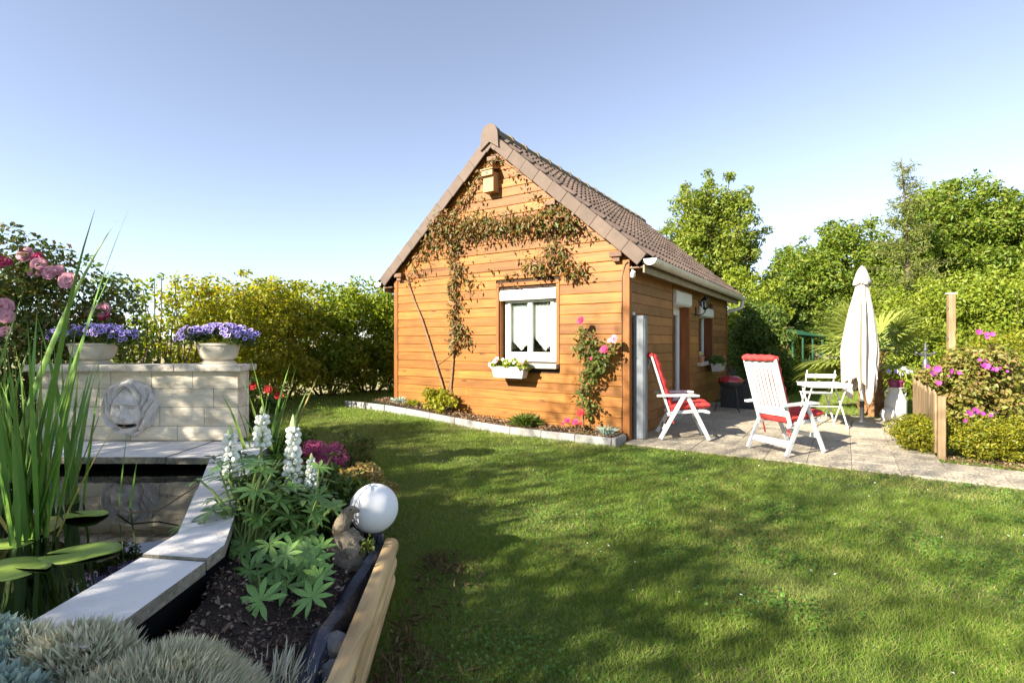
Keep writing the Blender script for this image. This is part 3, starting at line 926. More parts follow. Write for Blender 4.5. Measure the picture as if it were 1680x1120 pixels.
# gable window
def framed_window(parent, o, ax, width, height, mull=True, name='window', depth=0.07, curtain=True):
    """white casement window in a local frame: ax = direction along the wall, normal outward"""
    root = empty(name, o, ax, parent=parent)
    fr = MB()
    b = 0.055
    fr.box(0, b, 0, depth, 0, height, .004); fr.box(width - b, width, 0, depth, 0, height, .004)
    fr.box(b - .001, width - b + .001, .002, depth - .002, 0, b, .004); fr.box(b - .001, width - b + .001, .002, depth - .002, height - b, height, .004)
    fr.build('frame', MT['pvc'], root)
    half = [(b, width / 2 + .012), (width / 2 - .012, width - b)] if mull else [(b, width - b)]
    for q, (x0, x1) in enumerate(half):
        c = MB(); s = 0.052; y0 = -.016 - q * .004
        c.box(x0 + .002, x0 + s, y0, depth * .6, b + .002, height - b - .002, .006); c.box(x1 - s, x1 - .002, y0, depth * .6, b + .002, height - b - .002, .006)
        c.box(x0 + s - .002, x1 - s + .002, y0 + .002, depth * .6 - .002, b + .003, b + s + .03, .006)
        c.box(x0 + s - .002, x1 - s + .002, y0 + .002, depth * .6 - .002, height - b - s, height - b - .003, .006)
        cs = c.build('casement', MT['pvc'], root)
        MB().box(x0 + s - .006, x1 - s + .006, .008, .014, b + s + .02, height - b - s + .006).build('pane', MT['glass'], cs)
        if curtain:
            cu = MB(); n = 26
            xa, xb = x0 + s - .01, x1 - s + .01
            zt = height - b - s - .03
            for i in range(n + 1):
                t = i / n; x = xa + (xb - xa) * t
                y = .050 + .008 * math.sin(t * 34) + .004 * math.sin(t * 71)
                if q == 0: zb = b + s + .055 + .20 * max(0, abs(t - .52) - .02) * 1.55
                else: zb = b + s + .055 + .20 * max(0, abs(t - .60) - .02) * 1.75
                cu.v += [(x, y, zb), (x, y, zt)]
            cu.f = [(2 * i, 2 * i + 2, 2 * i + 3, 2 * i + 1) for i in range(n)]; cu.mi = [0] * n
            cu.build('curtain', MT['curtain'], root, True)
    return root

gwin = framed_window(house, (gx0 + .035, 0.085, gz0 + .005), 0, gx1 - gx0 - .07, gz1 - gz0 - .10)
shb = MB()
shb.prism([(-.018, gz1 - .165), (.10, gz1 - .165), (.10, gz1 - .012), (-.005, gz1 - .012), (-.022, gz1 - .05)], gx0 + .012, gx1 - .012, 'x')
shb.build('shutter_box', MT['pvc'], house)
for x in (gx0 - .052, gx1):
    MB().box(0, .052, 0, .034, 0, gz1 - gz0 + .06, .003).build('window_trim', MT['trim'], house, loc=(x, -.032, gz0 - .02))
MB().box(0, gx1 - gx0 + .11, 0, .030, 0, .055, .003).build('window_trim', MT['trim_h'], house, loc=(gx0 - .055, -.030, gz1 + .042))
MB().box(gx0 - .004, gx0 + .016, 0.0, T, gz0, gz1).build('window_reveal', MT['trim'], house)
MB().box(gx1 - .016, gx1 + .004, 0.0, T, gz0, gz1).build('window_reveal', MT['trim'], house)
sillb = MB(); sillb.box(gx0 - .15, gx1 + .035, -.10, .085, .915, .985, .006)
sillb.build('window_sill', MT['stone_sill'], house)

# side window
sw_root = framed_window(house, (-.15, wy0 + .03, wz0 + .03), R(90), wy1 - wy0 - .06, wz1 - wz0 - .12, depth=.06)
MB().box(0, .05, 0, .05, 0, wz1 - wz0 + .09, .003).build('window_trim', MT['trim'], house, loc=(-.02, wy0 - .052, wz0 - .03))
MB().box(0, .05, 0, .05, 0, wz1 - wz0 + .09, .003).build('window_trim', MT['trim'], house, loc=(-.02, wy1 + .002, wz0 - .03))
MB().box(-S2, .026, wy1 - .016, wy1 + .002, wz0, wz1).build('window_reveal', MT['reveal'], house)
shb = MB(); shb.prism([(.055, wz1 - .17), (.055, wz1 - .03), (.03, wz1), (-.13, wz1), (-.13, wz1 - .19), (.03, wz1 - .19)], wy0 + .01, wy1 - .02, 'y').build('shutter_box', MT['pvc'], house)
sb = MB(); sb.box(-.10, .10, wy0 - .12, wy1 + .10, wz0 - .09, wz0 - .02, .006)
sb.build('window_sill', MT['stone_sill'], house)

# the door: white glazed frame at the back of a deep recess
door = empty('door', (-.15, dy0, 0.03), R(90), parent=house)
fr = MB(); dw = dy1 - dy0; dh = dz1 - .26
fr.box(.01, .07, 0, .07, 0, dh, .004); fr.box(dw - .07, dw - .01, 0, .07, 0, dh, .004); fr.box(.069, dw - .069, .002, .068, dh - .06, dh, .004); fr.box(.069, dw - .069, .002, .068, 0, .05, .004)
fr.build('frame', MT['pvc'], door)
lf = MB(); lf.box(.075, .175, -.02, .05, .052, dh - .062, .006); lf.box(dw - .175, dw - .075, -.02, .05, .052, dh - .062, .006)
lf.box(.173, dw - .173, -.018, .048, .053, .30, .006); lf.box(.173, dw - .173, -.018, .048, dh - .165, dh - .063, .006)
leaf_o = lf.build('door_leaf', MT['pvc'], door)
MB().box(.165, dw - .165, .010, .018, .29, dh - .155).build('pane', MT['glass'], leaf_o)
MB().box(.11, .135, -.06, -.02, .98, 1.12, .004).build('handle', MT['alu'], leaf_o)
MB().box(-.02, .030, dy0 - .052, dy0 - .002, 0.02, dz1 + .055, .003).build('door_trim', MT['trim'], house)
MB().box(-.02, .030, dy1 + .002, dy1 + .052, 0.02, dz1 + .055, .003).build('door_trim', MT['trim'], house)
MB().box(-.02, .028, dy0 - .001, dy1 + .001, dz1 + .005, dz1 + .05, .003).build('door_trim', MT['trim_h'], house)
MB().box(-S2, .026, dy1 - .018, dy1 + .001, 0.03, dz1).build('door_reveal', MT['reveal'], house)
MB().box(-S2, .024, dy0 - .001, dy0 + .010, 0.03, dz1).build('door_reveal', MT['reveal'], house)
MB().prism([(.075, dz1 - .22), (.075, dz1 - .03), (.05, dz1 - .004), (-.13, dz1 - .004), (-.13, dz1 - .25), (.045, dz1 - .25)], dy0 + .012, dy1 - .022, 'y').build('shutter_box', MT['pvc'], house)
MB().box(-.14, .06, dy0 - .03, dy1 + .03, .02, .045, .004).build('door_step', MT['stone_sill'], house)

# wall lantern
lamp = empty('wall_lantern', (0.028, 3.52, 1.86), parent=house)
MB().box(0, .02, -.045, .045, -.08, .08, .006).build('back_plate', MT['black'], lamp)
MB().tube([(.01, 0, -.05), (.06, 0, -.075), (.13, 0, -.05), (.17, 0, .0), (.17, 0, .04)], .011, 8).build('arm', MT['black'], lamp, True)
MB().lathe([(.012, .02), (.045, .045), (.05, .055), (.052, .065)], 6, (.17, 0, 0)).build('lamp_base', MT['black'], lamp)
MB().lathe([(.046, .06), (.066, .20)], 6, (.17, 0, 0)).build('lamp_glass', MT['glass'], lamp)
MB().lathe([(.012, .07), (.016, .10), (.022, .14), (.012, .17)], 10, (.17, 0, 0)).build('bulb', MT['pvc'], lamp, True)
cg = MB()
for k in range(6):
    a = k * math.pi / 3
    cg.bar((.17 + .048 * math.cos(a), .048 * math.sin(a), .06), (.17 + .068 * math.cos(a), .068 * math.sin(a), .205), .007, .007)
cg.build('cage_bars', MT['black'], lamp)
MB().lathe([(.082, .20), (.078, .215), (.05, .245), (.022, .262), (.012, .28), (.016, .292), (.004, .305)], 6, (.17, 0, 0)).build('lamp_cap', MT['black'], lamp)

# small white spotlight under the eave, and the gable's beam ends
sp = empty('spotlight', (.09, -.06, 2.17), parent=house)
MB().tube([(-.03, .02, .09), (-.01, .01, .05), (0, 0, .03)], .012, 8).build('bracket', MT['pvc'], sp, True)
MB().lathe([(.018, -.05), (.034, -.04), (.036, .0), (.026, .03)], 14).build('lamp_head', MT['pvc'], sp, True, rot=(R(35), R(20), 0))
for x, z in ((-.13, 2.435), (-W + .13, 2.435), (-1.10, roof_under(-1.1) - .26), (-W + 1.10, roof_under(-W + 1.1) - .26), (-W / 2, roof_under(-W / 2) - .30)):
    e = MB(); e.box(-.085, .085, -.115, .02, -.035, .035, .006); e.box(-.05, .05, -.09, .02, -.095, -.034, .006)
    e.build('beam_end', MT['beam'], house, loc=(x, 0, z))

# grey aluminium screen cassette standing against the side wall, with its wall catch
cas = empty('screen_cassette', (0.012, .10, 0), parent=house)
c = MB(); c.box(.018, .165, 0, .145, 0.02, 1.64, .012); c.box(.166, .176, .02, .125, 0.03, 1.60, .003); c.build('casing', MT['alu'], cas)
MB().box(.0, .03, .02, .12, .03, 1.60).build('gap_shade_strip', MT['black'], cas)  # black strip standing for the dark gap between casing and wall
MB().box(-.005, .03, -.002, .07, 1.645, 1.69, .008).build('end_cap', MT['pvc'], cas)
k = MB(); k.box(0.002, .05, -.03, .03, -.06, .06, .012); k.box(.01, .035, -.02, .02, -.13, -.058, .006); k.build('wall_catch', MT['gutter'], house, loc=(.026, .66, 1.04))

# ------------------------------------------------------------------ roof
roof = empty('roof', (0, 0, 0), parent=house)
EX, EZ = 0.32, 2.335                          # eave line of the tiles
Y0, Y1 = -0.10, LEN + .22
dk = MB()
for sgn in (1, -1):
    ex = EX if sgn > 0 else -W - EX
    p = [(ex - sgn * .03, EZ - .02), (-W / 2, EZ - .02 + (EX + W / 2 - .03) * SL), (-W / 2, EZ - .10 + (EX + W / 2 - .03) * SL), (ex - sgn * .03, EZ - .09)]
    if sgn < 0: p = p[::-1]
    dk.prism(p, Y0, Y1)
dk.build('deck', MT['core'], roof)

def tile_mesh(material):
    tw, tl, n = 0.302, 0.345, 14
    xs = [tw * i / n for i in range(n + 1)]
    def prof(x):
        q = (x / tw * 2) % 1.0
        return 0.042 * max(0, math.sin(math.pi * min(1, max(0, (q - .30) / .62)))) ** 1.2
    v, f = [], []
    for x in xs:
        p = prof(x if x < tw else 0)
        v += [(x, 0, p - .004), (x, 0, p + .042), (x, tl, p + .004)]
    for i in range(n):
        a, b = i * 3, (i + 1) * 3
        f += [(a, b, b + 1, a + 1), (a + 1, b + 1, b + 2, a + 2)]
    m = MB(); m.put(v, f)
    return m.mesh('roof_tile', material, True, 35)
tm = tile_mesh(MT['tile'])
ncol = 22; tw_ = (Y1 - Y0) / ncol
ROWS = 11; EXPO = 0.290
for r in range(ROWS):
    for c_ in range(ncol):
        s = r * EXPO
        M = Matrix(((0, -CA, SA, EX - s * CA), (1, 0, 0, Y0 + c_ * tw_), (0, SA, CA, EZ + s * SA), (0, 0, 0, 1)))
        M = M @ Matrix.Diagonal((tw_ / .300, 1, 1, 1)) @ Matrix.Translation((0, random.uniform(-.004, .004), random.uniform(-.002, .002)))
        link('roof_tile', tm, roof, mw=M)
# far slope, one part
tv = np.array([v.co[:] for v in tm.vertices]); tf = np.array([p.vertices[:] for p in tm.polygons])
Vs, Fs = [], []
for r in range(ROWS):
    for c_ in range(ncol):
        s = r * EXPO
        M = np.array(((0, CA, -SA), (-1, 0, 0), (0, SA, CA)))
        Vs.append((tv * [tw_ / .3, 1, 1]) @ M.T + np.array([-W - EX + s * CA, Y0 + (c_ + 1) * tw_, EZ + s * SA]))
        Fs.append(tf + len(tv) * (len(Vs) - 1))
o = link('tile_field', np_mesh('tile_field', np.concatenate(Vs), np.concatenate(Fs), MT['tile'], True), roof)
tag(o, kind='stuff')

# verge tiles along both rakes, ridge tiles and the ridge end
vt = MB(); vt.box(0.004, .296, 0, .024, -.125, .055, .007); vt.box(0.002, .303, .018, .10, .030, .053, .004)
vtm = vt.mesh('verge_tile', MT['verge'])
for r in range(ROWS):
    for sgn in (1, -1):
        s = r * .290 + .02
        # local: x up the slope, y into the roof (hy), z normal to the slope
        ox = EX - .05 - s * CA if sgn > 0 else -W - EX + .05 + s * CA
        M = Matrix(((-sgn * CA, 0, sgn * SA, ox), (0, 1, 0, -.135 - (0.003 if r % 2 else 0)), (SA, 0, CA, EZ + .035 + (s - .05) * SA), (0, 0, 0, 1)))
        M = M @ Matrix.Translation((0, random.uniform(-.002, .002), random.uniform(-.003, .003))) @ Matrix.Rotation(-R(1.9), 4, 'Y')
        if sgn < 0: M = M @ Matrix.Diagonal((1, 1, 1, 1))
        link('verge_tile', vtm, roof, mw=M)
RZ = EZ + (EX + W / 2) * SL                   # ridge height of the tile plane
def half_pipe(r0, r1, ln, t=.02, n=12):
    v, f = [], []
    for y, r in ((0, r1), (.05, r1), (.052, r0), (ln, r0 * .97)):
        for i in range(n + 1):
            a = R(-12) + (math.pi + R(24)) * i / n
            v.append((math.cos(a) * r, y, math.sin(a) * r))
        for i in range(n + 1):
            a = R(-12) + (math.pi + R(24)) * i / n
            v.append((math.cos(a) * (r - t), y, math.sin(a) * (r - t)))
    m = 2 * (n + 1)
    for k in range(3):
        for i in range(n):
            f.append((k * m + i, k * m + i + 1, (k + 1) * m + i + 1, (k + 1) * m + i))
            f.append((k * m + n + 1 + i, (k + 1) * m + n + 1 + i, (k + 1) * m + n + 2 + i, k * m + n + 2 + i))
    for i in range(n):
        f.append((i, n + 1 + i, n + 2 + i, i + 1)); f.append((3 * m + i, 3 * m + i + 1, 3 * m + n + 2 + i, 3 * m + n + 1 + i))
    b = MB(); b.put(v, f)
    return b.mesh('ridge_tile', MT['ridge'], True, 50)
rtm = half_pipe(.118, .136, .42)
nr = 17
for i in range(nr):
    y = -.10 + i * (LEN + .30) / nr
    link('ridge_tile', rtm, roof, loc=(-W / 2, y, RZ - .005 + random.uniform(-.004, .004)), rot=(random.uniform(-.01, .01), 0, random.uniform(-.012, .012)))
re_ = MB()
pl = [(-.165, -.235), (0, -.125), (.165, -.235), (.150, .0)] + [(.142 * math.cos(a), .0 + .145 * math.sin(a)) for a in [R(20 * k) for k in range(1, 9)]] + [(-.150, .0)]
re_.prism(pl, -.168, -.137)
re_.build('ridge_end', MT['verge'], roof, loc=(-W / 2, 0, RZ))

# fascia, gutter, brackets and downpipe
for sgn in (1, -1):
    cx = -W / 2
    def mx(x): return x if sgn > 0 else -W - x
    f_ = MB(); a, b = sorted((mx(.225), mx(.25))); f_.box(a, b, Y0 + .02, Y1 - .02, 2.17, 2.27, .003)
    f_.build('fascia', MT['fascia'], house)
    so = MB(); a, b = sorted((mx(.03), mx(.226))); so.box(a, b, Y0 + .02, Y1 - .02, 2.235, 2.255); so.build('soffit', MT['beam'], house)
    gcx, gcz, gr = mx(.335), 2.335, .078
    g = MB(); n = 12; v = []; f = []
    for y in (Y0 - .03, Y1 + .03):
        for rr in (gr, gr - .006):
            for i in range(n + 1):
                a = math.pi + math.pi * i / n
                v.append((gcx + math.cos(a) * rr, y, gcz + math.sin(a) * rr))
    m = n + 1
    for i in range(n):
        f += [(i, i + 1, 2 * m + i + 1, 2 * m + i), (m + i, 3 * m + i, 3 * m + i + 1, m + i + 1)]
    f += [(0, 2 * m, 3 * m, m), (n, m + n, 3 * m + n, 2 * m + n)]
    g.put(v, f)
    gut = g.build('gutter', MT['gutter'], house, True)
    MB().prism([(gcx + math.cos(math.pi + math.pi * i / 12) * (gr + .004), gcz + math.sin(math.pi + math.pi * i / 12) * (gr + .004)) for i in range(13)], Y0 - .036, Y0 - .028).build('end_cap', MT['pvc'], gut)
    if sgn > 0:
        br = MB()
        br.put([], [])
        nb = 14
        bm_ = MB(); v = []; f = []
        for y in (0, .022):
            for i in range(n + 1):
                a = math.pi + math.pi * i / n
                v.append((math.cos(a) * (gr + .007), y, math.sin(a) * (gr + .007)))
        f = [(i, i + 1, m + i + 1, m + i) for i in range(n)]
        bm_.put(v, f)
        me = bm_.mesh('gutter_bracket', MT['gutter'], True)
        for i in range(nb):
            link('gutter_bracket', me, gut, loc=(gcx, Y0 + .25 + i * (LEN - .1) / nb, gcz))
        MB().tube([(gcx, Y1 - .03, gcz - .06), (gcx, Y1 - .03, gcz - .17), (gcx - .01, Y1 - .04, gcz - .22), (gcx - .06, Y1 - .06, gcz - .26), (.04, LEN + .10, gcz - .33), (-.02, LEN + .09, gcz - .36), (-.05, LEN + .085, gcz - .45), (-.05, LEN + .085, 0)], .042, 12).build('downpipe', MT['gutter'], house, True)

# ------------------------------------------------------------------ things fixed to the house: nest box, window troughs
nb = empty('nest_box', HL(-2.11, 0, 3.54), HOUSE_RZ, 'honey-coloured wooden nest box fixed high under the gable peak', 'nest box')
MB().box(-.09, .09, -.17, -.024, 0, .30, .003).build('body', MT['shed'], nb)
MB().box(-.094, .094, -.178, -.171, .0, .20, .003).build('front_panel', MT['shed'], nb)
MB().box(-.10, .10, -.215, -.171, .235, .315, .003).build('entrance_panel', MT['shed'], nb)
MB().prism([(-.23, .318), (-.022, .372), (-.022, .39), (-.23, .336)], -.115, .115, 'x').build('roof_board', MT['shed'], nb)
MB().lathe([(.02, 0), (.02, .004)], 12).build('entrance_hole', MT['black'], nb, rot=(R(90), 0, 0), loc=(0.0, -.2155, .275))

def trough(loc, rz, ln, label, material='box_white', cat='planter', wd=.17, ht=.16):
    r = empty('window_trough', loc, rz, label, cat)
    b = MB()
    b.put([(-ln / 2 * .86, -wd * .38, 0), (ln / 2 * .86, -wd * .38, 0), (ln / 2 * .86, wd * .38, 0), (-ln / 2 * .86, wd * .38, 0),
           (-ln / 2, -wd / 2, ht), (ln / 2, -wd / 2, ht), (ln / 2, wd / 2, ht), (-ln / 2, wd / 2, ht),
           (-ln / 2 * .97, -wd * .47, ht - .02), (ln / 2 * .97, -wd * .47, ht - .02), (ln / 2 * .97, wd * .47, ht - .02), (-ln / 2 * .97, wd * .47, ht - .02)],
          [(0, 3, 2, 1), (0, 1, 5, 4), (1, 2, 6, 5), (2, 3, 7, 6), (3, 0, 4, 7), (8, 9, 10, 11)])
    b.build('box', MT[material], r)
    rim = MB()
    rim.box(-ln / 2 - .008, ln / 2 + .008, -wd / 2 - .008, -wd / 2 + .004, ht - .03, ht + .004, .003); rim.box(-ln / 2 - .008, ln / 2 + .008, wd / 2 - .004, wd / 2 + .008, ht - .03, ht + .004, .003)
    rim.box(-ln / 2 - .008, -ln / 2 + .004, -wd / 2 + .004, wd / 2 - .004, ht - .03, ht + .004, .003); rim.box(ln / 2 - .004, ln / 2 + .008, -wd / 2 + .004, wd / 2 - .004, ht - .03, ht + .004, .003)
    rim.build('rim', MT[material], r)
    pn = MB(); pn.box(-ln * .36, ln * .36, -wd * .44, -wd * .40, ht * .14, ht * .5, .004); pn.build('front_panel', MT[material], r)
    return r

def trough_plants(name, label, loc, rz, ln, wd, h, material, seed, flowers, leaf=.035, per=120):
    rg = np.random.default_rng(seed); random.seed(seed)
    r = empty(name, loc, rz, label, 'flowers')
    n = 22
    C = np.stack([rg.uniform(-ln / 2, ln / 2, n), rg.uniform(-wd / 2, wd / 2, n), rg.uniform(.02, h, n)], 1)
    P, d = clump_points(C, np.full(n, .07), per, rg)
    P[:, 2] = np.maximum(P[:, 2], 0.0)
    V, Fc = leaves_np(P, leaf, .8, d + np.array([0, -.3, .5]), .2, .7, rg=rg)
    link('foliage', np_mesh('foliage', V, Fc, MT[material]), r)
    for key, m_, p, s in flowers:
        bloom(r, key, m_, p, (random.uniform(-.3, .3), -1, .6), s, .042, 3, 7)
    return r

tro = trough(HL(-1.70, -.205, .775), HOUSE_RZ, .56, 'off-white flower trough hung on the sill of the gable window')
trough_plants('trough_geraniums', 'pink and white geraniums with green leaves in the gable window trough', HL(-1.70, -.205, .90), HOUSE_RZ, .50, .14, .10, 'lime', 31,
              [('geranium', 'pink', (-.17, -.10, .13), 1.2), ('geranium', 'pink', (.25, -.08, .11), 1.15), ('white_geranium', 'white_petal', (.08, -.12, .13), .6), ('white_geranium', 'white_petal', (0.0, -.10, .09), .55), ('white_geranium', 'white_petal', (.14, -.11, .10), .55), ('white_geranium', 'white_petal', (-.06, -.1, .14), .55), ('white_geranium', 'white_petal', (-.24, -.09, .10), .5)])
trough(HL(.215, 4.62, .70), HOUSE_RZ + R(90), .62, 'white flower trough hung on the sill beside the house lantern')
trough_plants('trough_geraniums', 'leafy geranium with one pale pink bloom in the trough by the lantern', HL(.215, 4.62, .83), HOUSE_RZ + R(90), .58, .16, .14, 'bush_dark', 33,
              [('geranium', 'pink', (.30, -.08, .12), 1.2), ('white_geranium', 'white_petal', (.05, -.1, .17), .6)], per=150)
pot = empty('clay_pot', HL(.05, 3.86, wz0 - .021), HOUSE_RZ, 'small clay pot with a yellow flower on the side window sill', 'pot')
MB().lathe([(.045, 0), (.06, .085), (.068, .09), (.068, .115), (.055, .115), (.05, .09)], 16).build('bowl', MT['terracotta'], pot, True)
bloom(pot, 'yellow', 'yellow_petal', (0, 0, .17), (0.2, -1, .4), .8, .035, 3, 6)
MB().tube([(0, 0, .08), (0, 0, .17)], .004, 5).build('stem', MT['stem_green'], pot)

# ------------------------------------------------------------------ climber on the gable
def vine():
    rg = np.random.default_rng(11); random.seed(11)
    b = gable_at(738, 668, .12); b.z = 0.15
    root = empty('climbing_vine', HL(b.x, b.y, b.z), HOUSE_RZ, 'bronze-leaved climbing vine spread over the upper gable wall', 'vine')
    def G(px, py, off=.06): return gable_at(px, py, off) - b
    st = MB()
    def stem(pts, r0, r1, off=.05):
        q = [G(x, y, off + random.uniform(-.012, .012)) for x, y in pts]
        n = len(q)
        st.tube(q, [r0 + (r1 - r0) * i / (n - 1) for i in range(n)], 6)
    stem([(737, 668), (731, 650), (724, 625), (714, 592), (703, 556), (692, 522), (682, 498), (672, 470), (668, 452)], .020, .012)
    stem([(740, 668), (739, 645), (742, 610), (745, 570), (744, 520), (747, 470), (744, 430), (742, 395)], .018, .010)
    stem([(733, 668), (730, 655), (735, 638), (741, 622)], .010, .008)
    stem([(745, 668), (743, 650), (740, 636)], .009, .007)
    stem([(714, 600), (735, 585), (742, 578)], .005, .003)
    stem([(742, 395), (780, 372), (830, 366), (880, 358), (925, 345), (945, 360)], .012, .005, .08)
    stem([(742, 400), (715, 385), (700, 398), (680, 430), (668, 452)], .010, .006, .07)
    stem([(715, 380), (750, 340), (780, 300), (800, 268), (812, 258)], .010, .005, .10)
    stem([(812, 262), (806, 254), (818, 256), (812, 266), (804, 262), (822, 264), (812, 252)], .008, .005, .12)
    stem([(925, 345), (960, 375), (975, 392)], .005, .002, .08)
    stem([(820, 262), (850, 280), (880, 300), (905, 322)], .004, .002, .06)
    stem([(655, 462), (700, 458), (745, 452)], .004, .003, .05)
    stem([(745, 455), (800, 452), (850, 450), (880, 440)], .004, .002, .05)
    stem([(945, 470), (950, 440), (930, 410), (900, 400)], .003, .003, .05)
    for k in range(60):
        x0 = random.uniform(700, 945); y0 = 372 - (x0 - 765) * .075 + random.uniform(-12, 8)
        stem([(x0, y0), (x0 + random.uniform(-10, 10), y0 + random.uniform(4, 14)), (x0 + random.uniform(-16, 16), y0 + random.uniform(14, 34))], .0045, .0015, .09)
    for k in range(50):
        y0 = random.uniform(400, 570); x0 = 745 + 3 * math.sin(y0 * .13)
        stem([(x0, y0), (x0 + random.uniform(-8, 10), y0 + random.uniform(2, 9)), (x0 + random.uniform(-10, 16), y0 + random.uniform(8, 22))], .004, .0015, .06)
    for k in range(30):
        x0 = random.uniform(865, 945); y0 = random.uniform(400, 440)
        stem([(905, 402), ((x0 + 905) / 2 + random.uniform(-6, 6), (y0 + 402) / 2), (x0, y0), (x0 + random.uniform(-6, 6), y0 + random.uniform(6, 16))], .0045, .0015, .07)
    st.build('stem', MT['stem_brown'], root, True)
    # leafy bands: (x, y, spread x, spread y, count, depth)
    P = []
    def blob(px, py, sx, sy, n, dep=.10):
        n = max(4, int(n * .52))
        x = rg.normal(px, sx, n); y = rg.normal(py, sy, n)
        for a, c in zip(x, y):
            P.append(G(a, c, .04 + rg.uniform(0, 1) ** 1.3 * dep))
    for x, y in ((712, 365), (725, 372), (740, 360), (735, 385), (720, 352), (755, 375)): blob(x, y, 11, 10, 240, .24)
    for x in range(765, 940, 8): blob(x, 371 - (x - 765) * .075 + 4 * math.sin(x * .21), 7, 10 + 3 * math.sin(x * .13), 120, .22)
    for x in range(890, 935, 7): blob(x, 350, 8, 9, 110, .20)
    for x, y, n in ((905, 425, 210), (890, 440, 190), (918, 415, 170), (925, 440, 150), (940, 446, 130), (872, 436, 110), (952, 440, 60), (910, 402, 100), (865, 425, 60)): blob(x, y, 8, 7, n, .14)
    for y in range(395, 575, 8): blob(745 + 4 * math.sin(y * .13), y, 5, 5, int(34 + 26 * math.sin(y * .09) ** 2), .10)
    for x, y, n in ((757, 545, 90), (750, 555, 80), (763, 560, 50), (745, 535, 60), (772, 458, 30), (766, 470, 28), (778, 466, 22), (756, 440, 60)): blob(x, y, 6, 7, n, .10)
    for k in range(16):
        t = k / 15; blob(702 + t * 106, 398 - t * 134, 4, 5, 46 - int(t * 20), .08)
    for x, y, n in ((705, 405, 130), (690, 420, 80), (700, 392, 110), (683, 438, 40), (672, 455, 26), (690, 456, 20), (720, 400, 60)): blob(x, y, 9, 9, n, .10)
    for x, y, n in ((835, 278, 14), (848, 288, 16), (862, 300, 18), (875, 318, 16), (890, 325, 14), (862, 325, 8), (952, 372, 24), (966, 386, 14), (940, 368, 30), (790, 330, 18), (780, 345, 24), (800, 290, 22), (815, 262, 40), (820, 458, 14), (835, 452, 16), (850, 455, 12), (808, 440, 8), (935, 385, 20)): blob(x, y, 6, 5, n, .06)
    P = np.array([p[:] for p in P if (p + b).z < roof_under((p + b).x) - .13])
    V, Fc = leaves_np(P, .070, .44, np.array([[0.1, -1.0, .35]]), .9, .75, rg=rg)
    link('foliage', np_mesh('foliage', V, Fc, MT['vine']), root)
vine()

# ------------------------------------------------------------------ bed along the gable
def house_bed():
    n, m = 60, 6
    v, f = [], []
    for i in range(n + 1):
        hx = -4.45 + (4.45 + .0) * i / n
        w = HL(hx, -.2)
        g = float(ground_h(np.array([w.x]), np.array([w.y]))[0])
        for j in range(m + 1):
            hy = -.37 + .37 * j / m
            v.append((*HL(hx, hy).xy, g + .075 + .03 * j / m + .015 * math.sin(hx * 9 + j) * math.sin(j * 2.2) + max(0, (-2.5 - hx)) * .03))
    f = [(i * (m + 1) + j, (i + 1) * (m + 1) + j, (i + 1) * (m + 1) + j + 1, i * (m + 1) + j + 1) for i in range(n) for j in range(m)]
    me = bpy.data.meshes.new('flower_bed'); me.from_pydata(v, [], f); me.materials.append(MT['soil']); me.shade_smooth(); me.update()
    o = link('flower_bed', me); tag(o, kind='structure')
    hx = rng.uniform(-4.4, -.03, 3600); hy = rng.uniform(-.36, -.03, 3600)
    P = []
    for a, b in zip(hx, hy):
        p = HL(a, b); g = float(ground_h(np.array([p.x]), np.array([p.y]))[0])
        P.append((p.x, p.y, g + .09 + .03 * (b + .37) / .37 + max(0, -2.5 - a) * .03 + random.uniform(0, .012)))
    V, Fc = leaves_np(np.array(P), .030, .5, np.array([[0, 0, 1.0]]), 0, .55)
    c = link('bark_mulch', np_mesh('bark_mulch', V, Fc, MT['chip_pale']))
    tag(c, 'pale bark mulch covering the narrow bed along the gable', 'mulch', kind='stuff')
house_bed()

def bed_z(hx):
    w = HL(hx, -.2)
    return float(ground_h(np.array([w.x]), np.array([w.y]))[0]) + .085 + max(0, -2.5 - hx) * .03

kerb = empty('garden_kerb', HL(0, -.40), HOUSE_RZ, 'low grey concrete kerb edging the bed along the gable', 'kerb')
def kz(hx, hy=-.42):
    w = HL(hx, hy); return float(ground_h(np.array([w.x]), np.array([w.y]))[0])
x = -.06
ks = []
while x > -5.0:
    ln = .50
    a, b = x - ln, x
    z0, z1 = kz(a), kz(b)
    k = MB()
    k.bar((a + .003, 0, .025 + z0), (b - .003, 0, .025 + z1), .055, .15, c=.008)
    k.build('kerb_stone', MT['kerb'], kerb, rot=(random.uniform(-.03, .03), 0, 0))
    x -= ln
k = MB(); k.bar((-.026, -.028, .03), (-.026, .345, .03), .055, .15, c=.008); k.build('kerb_stone', MT['kerb'], kerb)

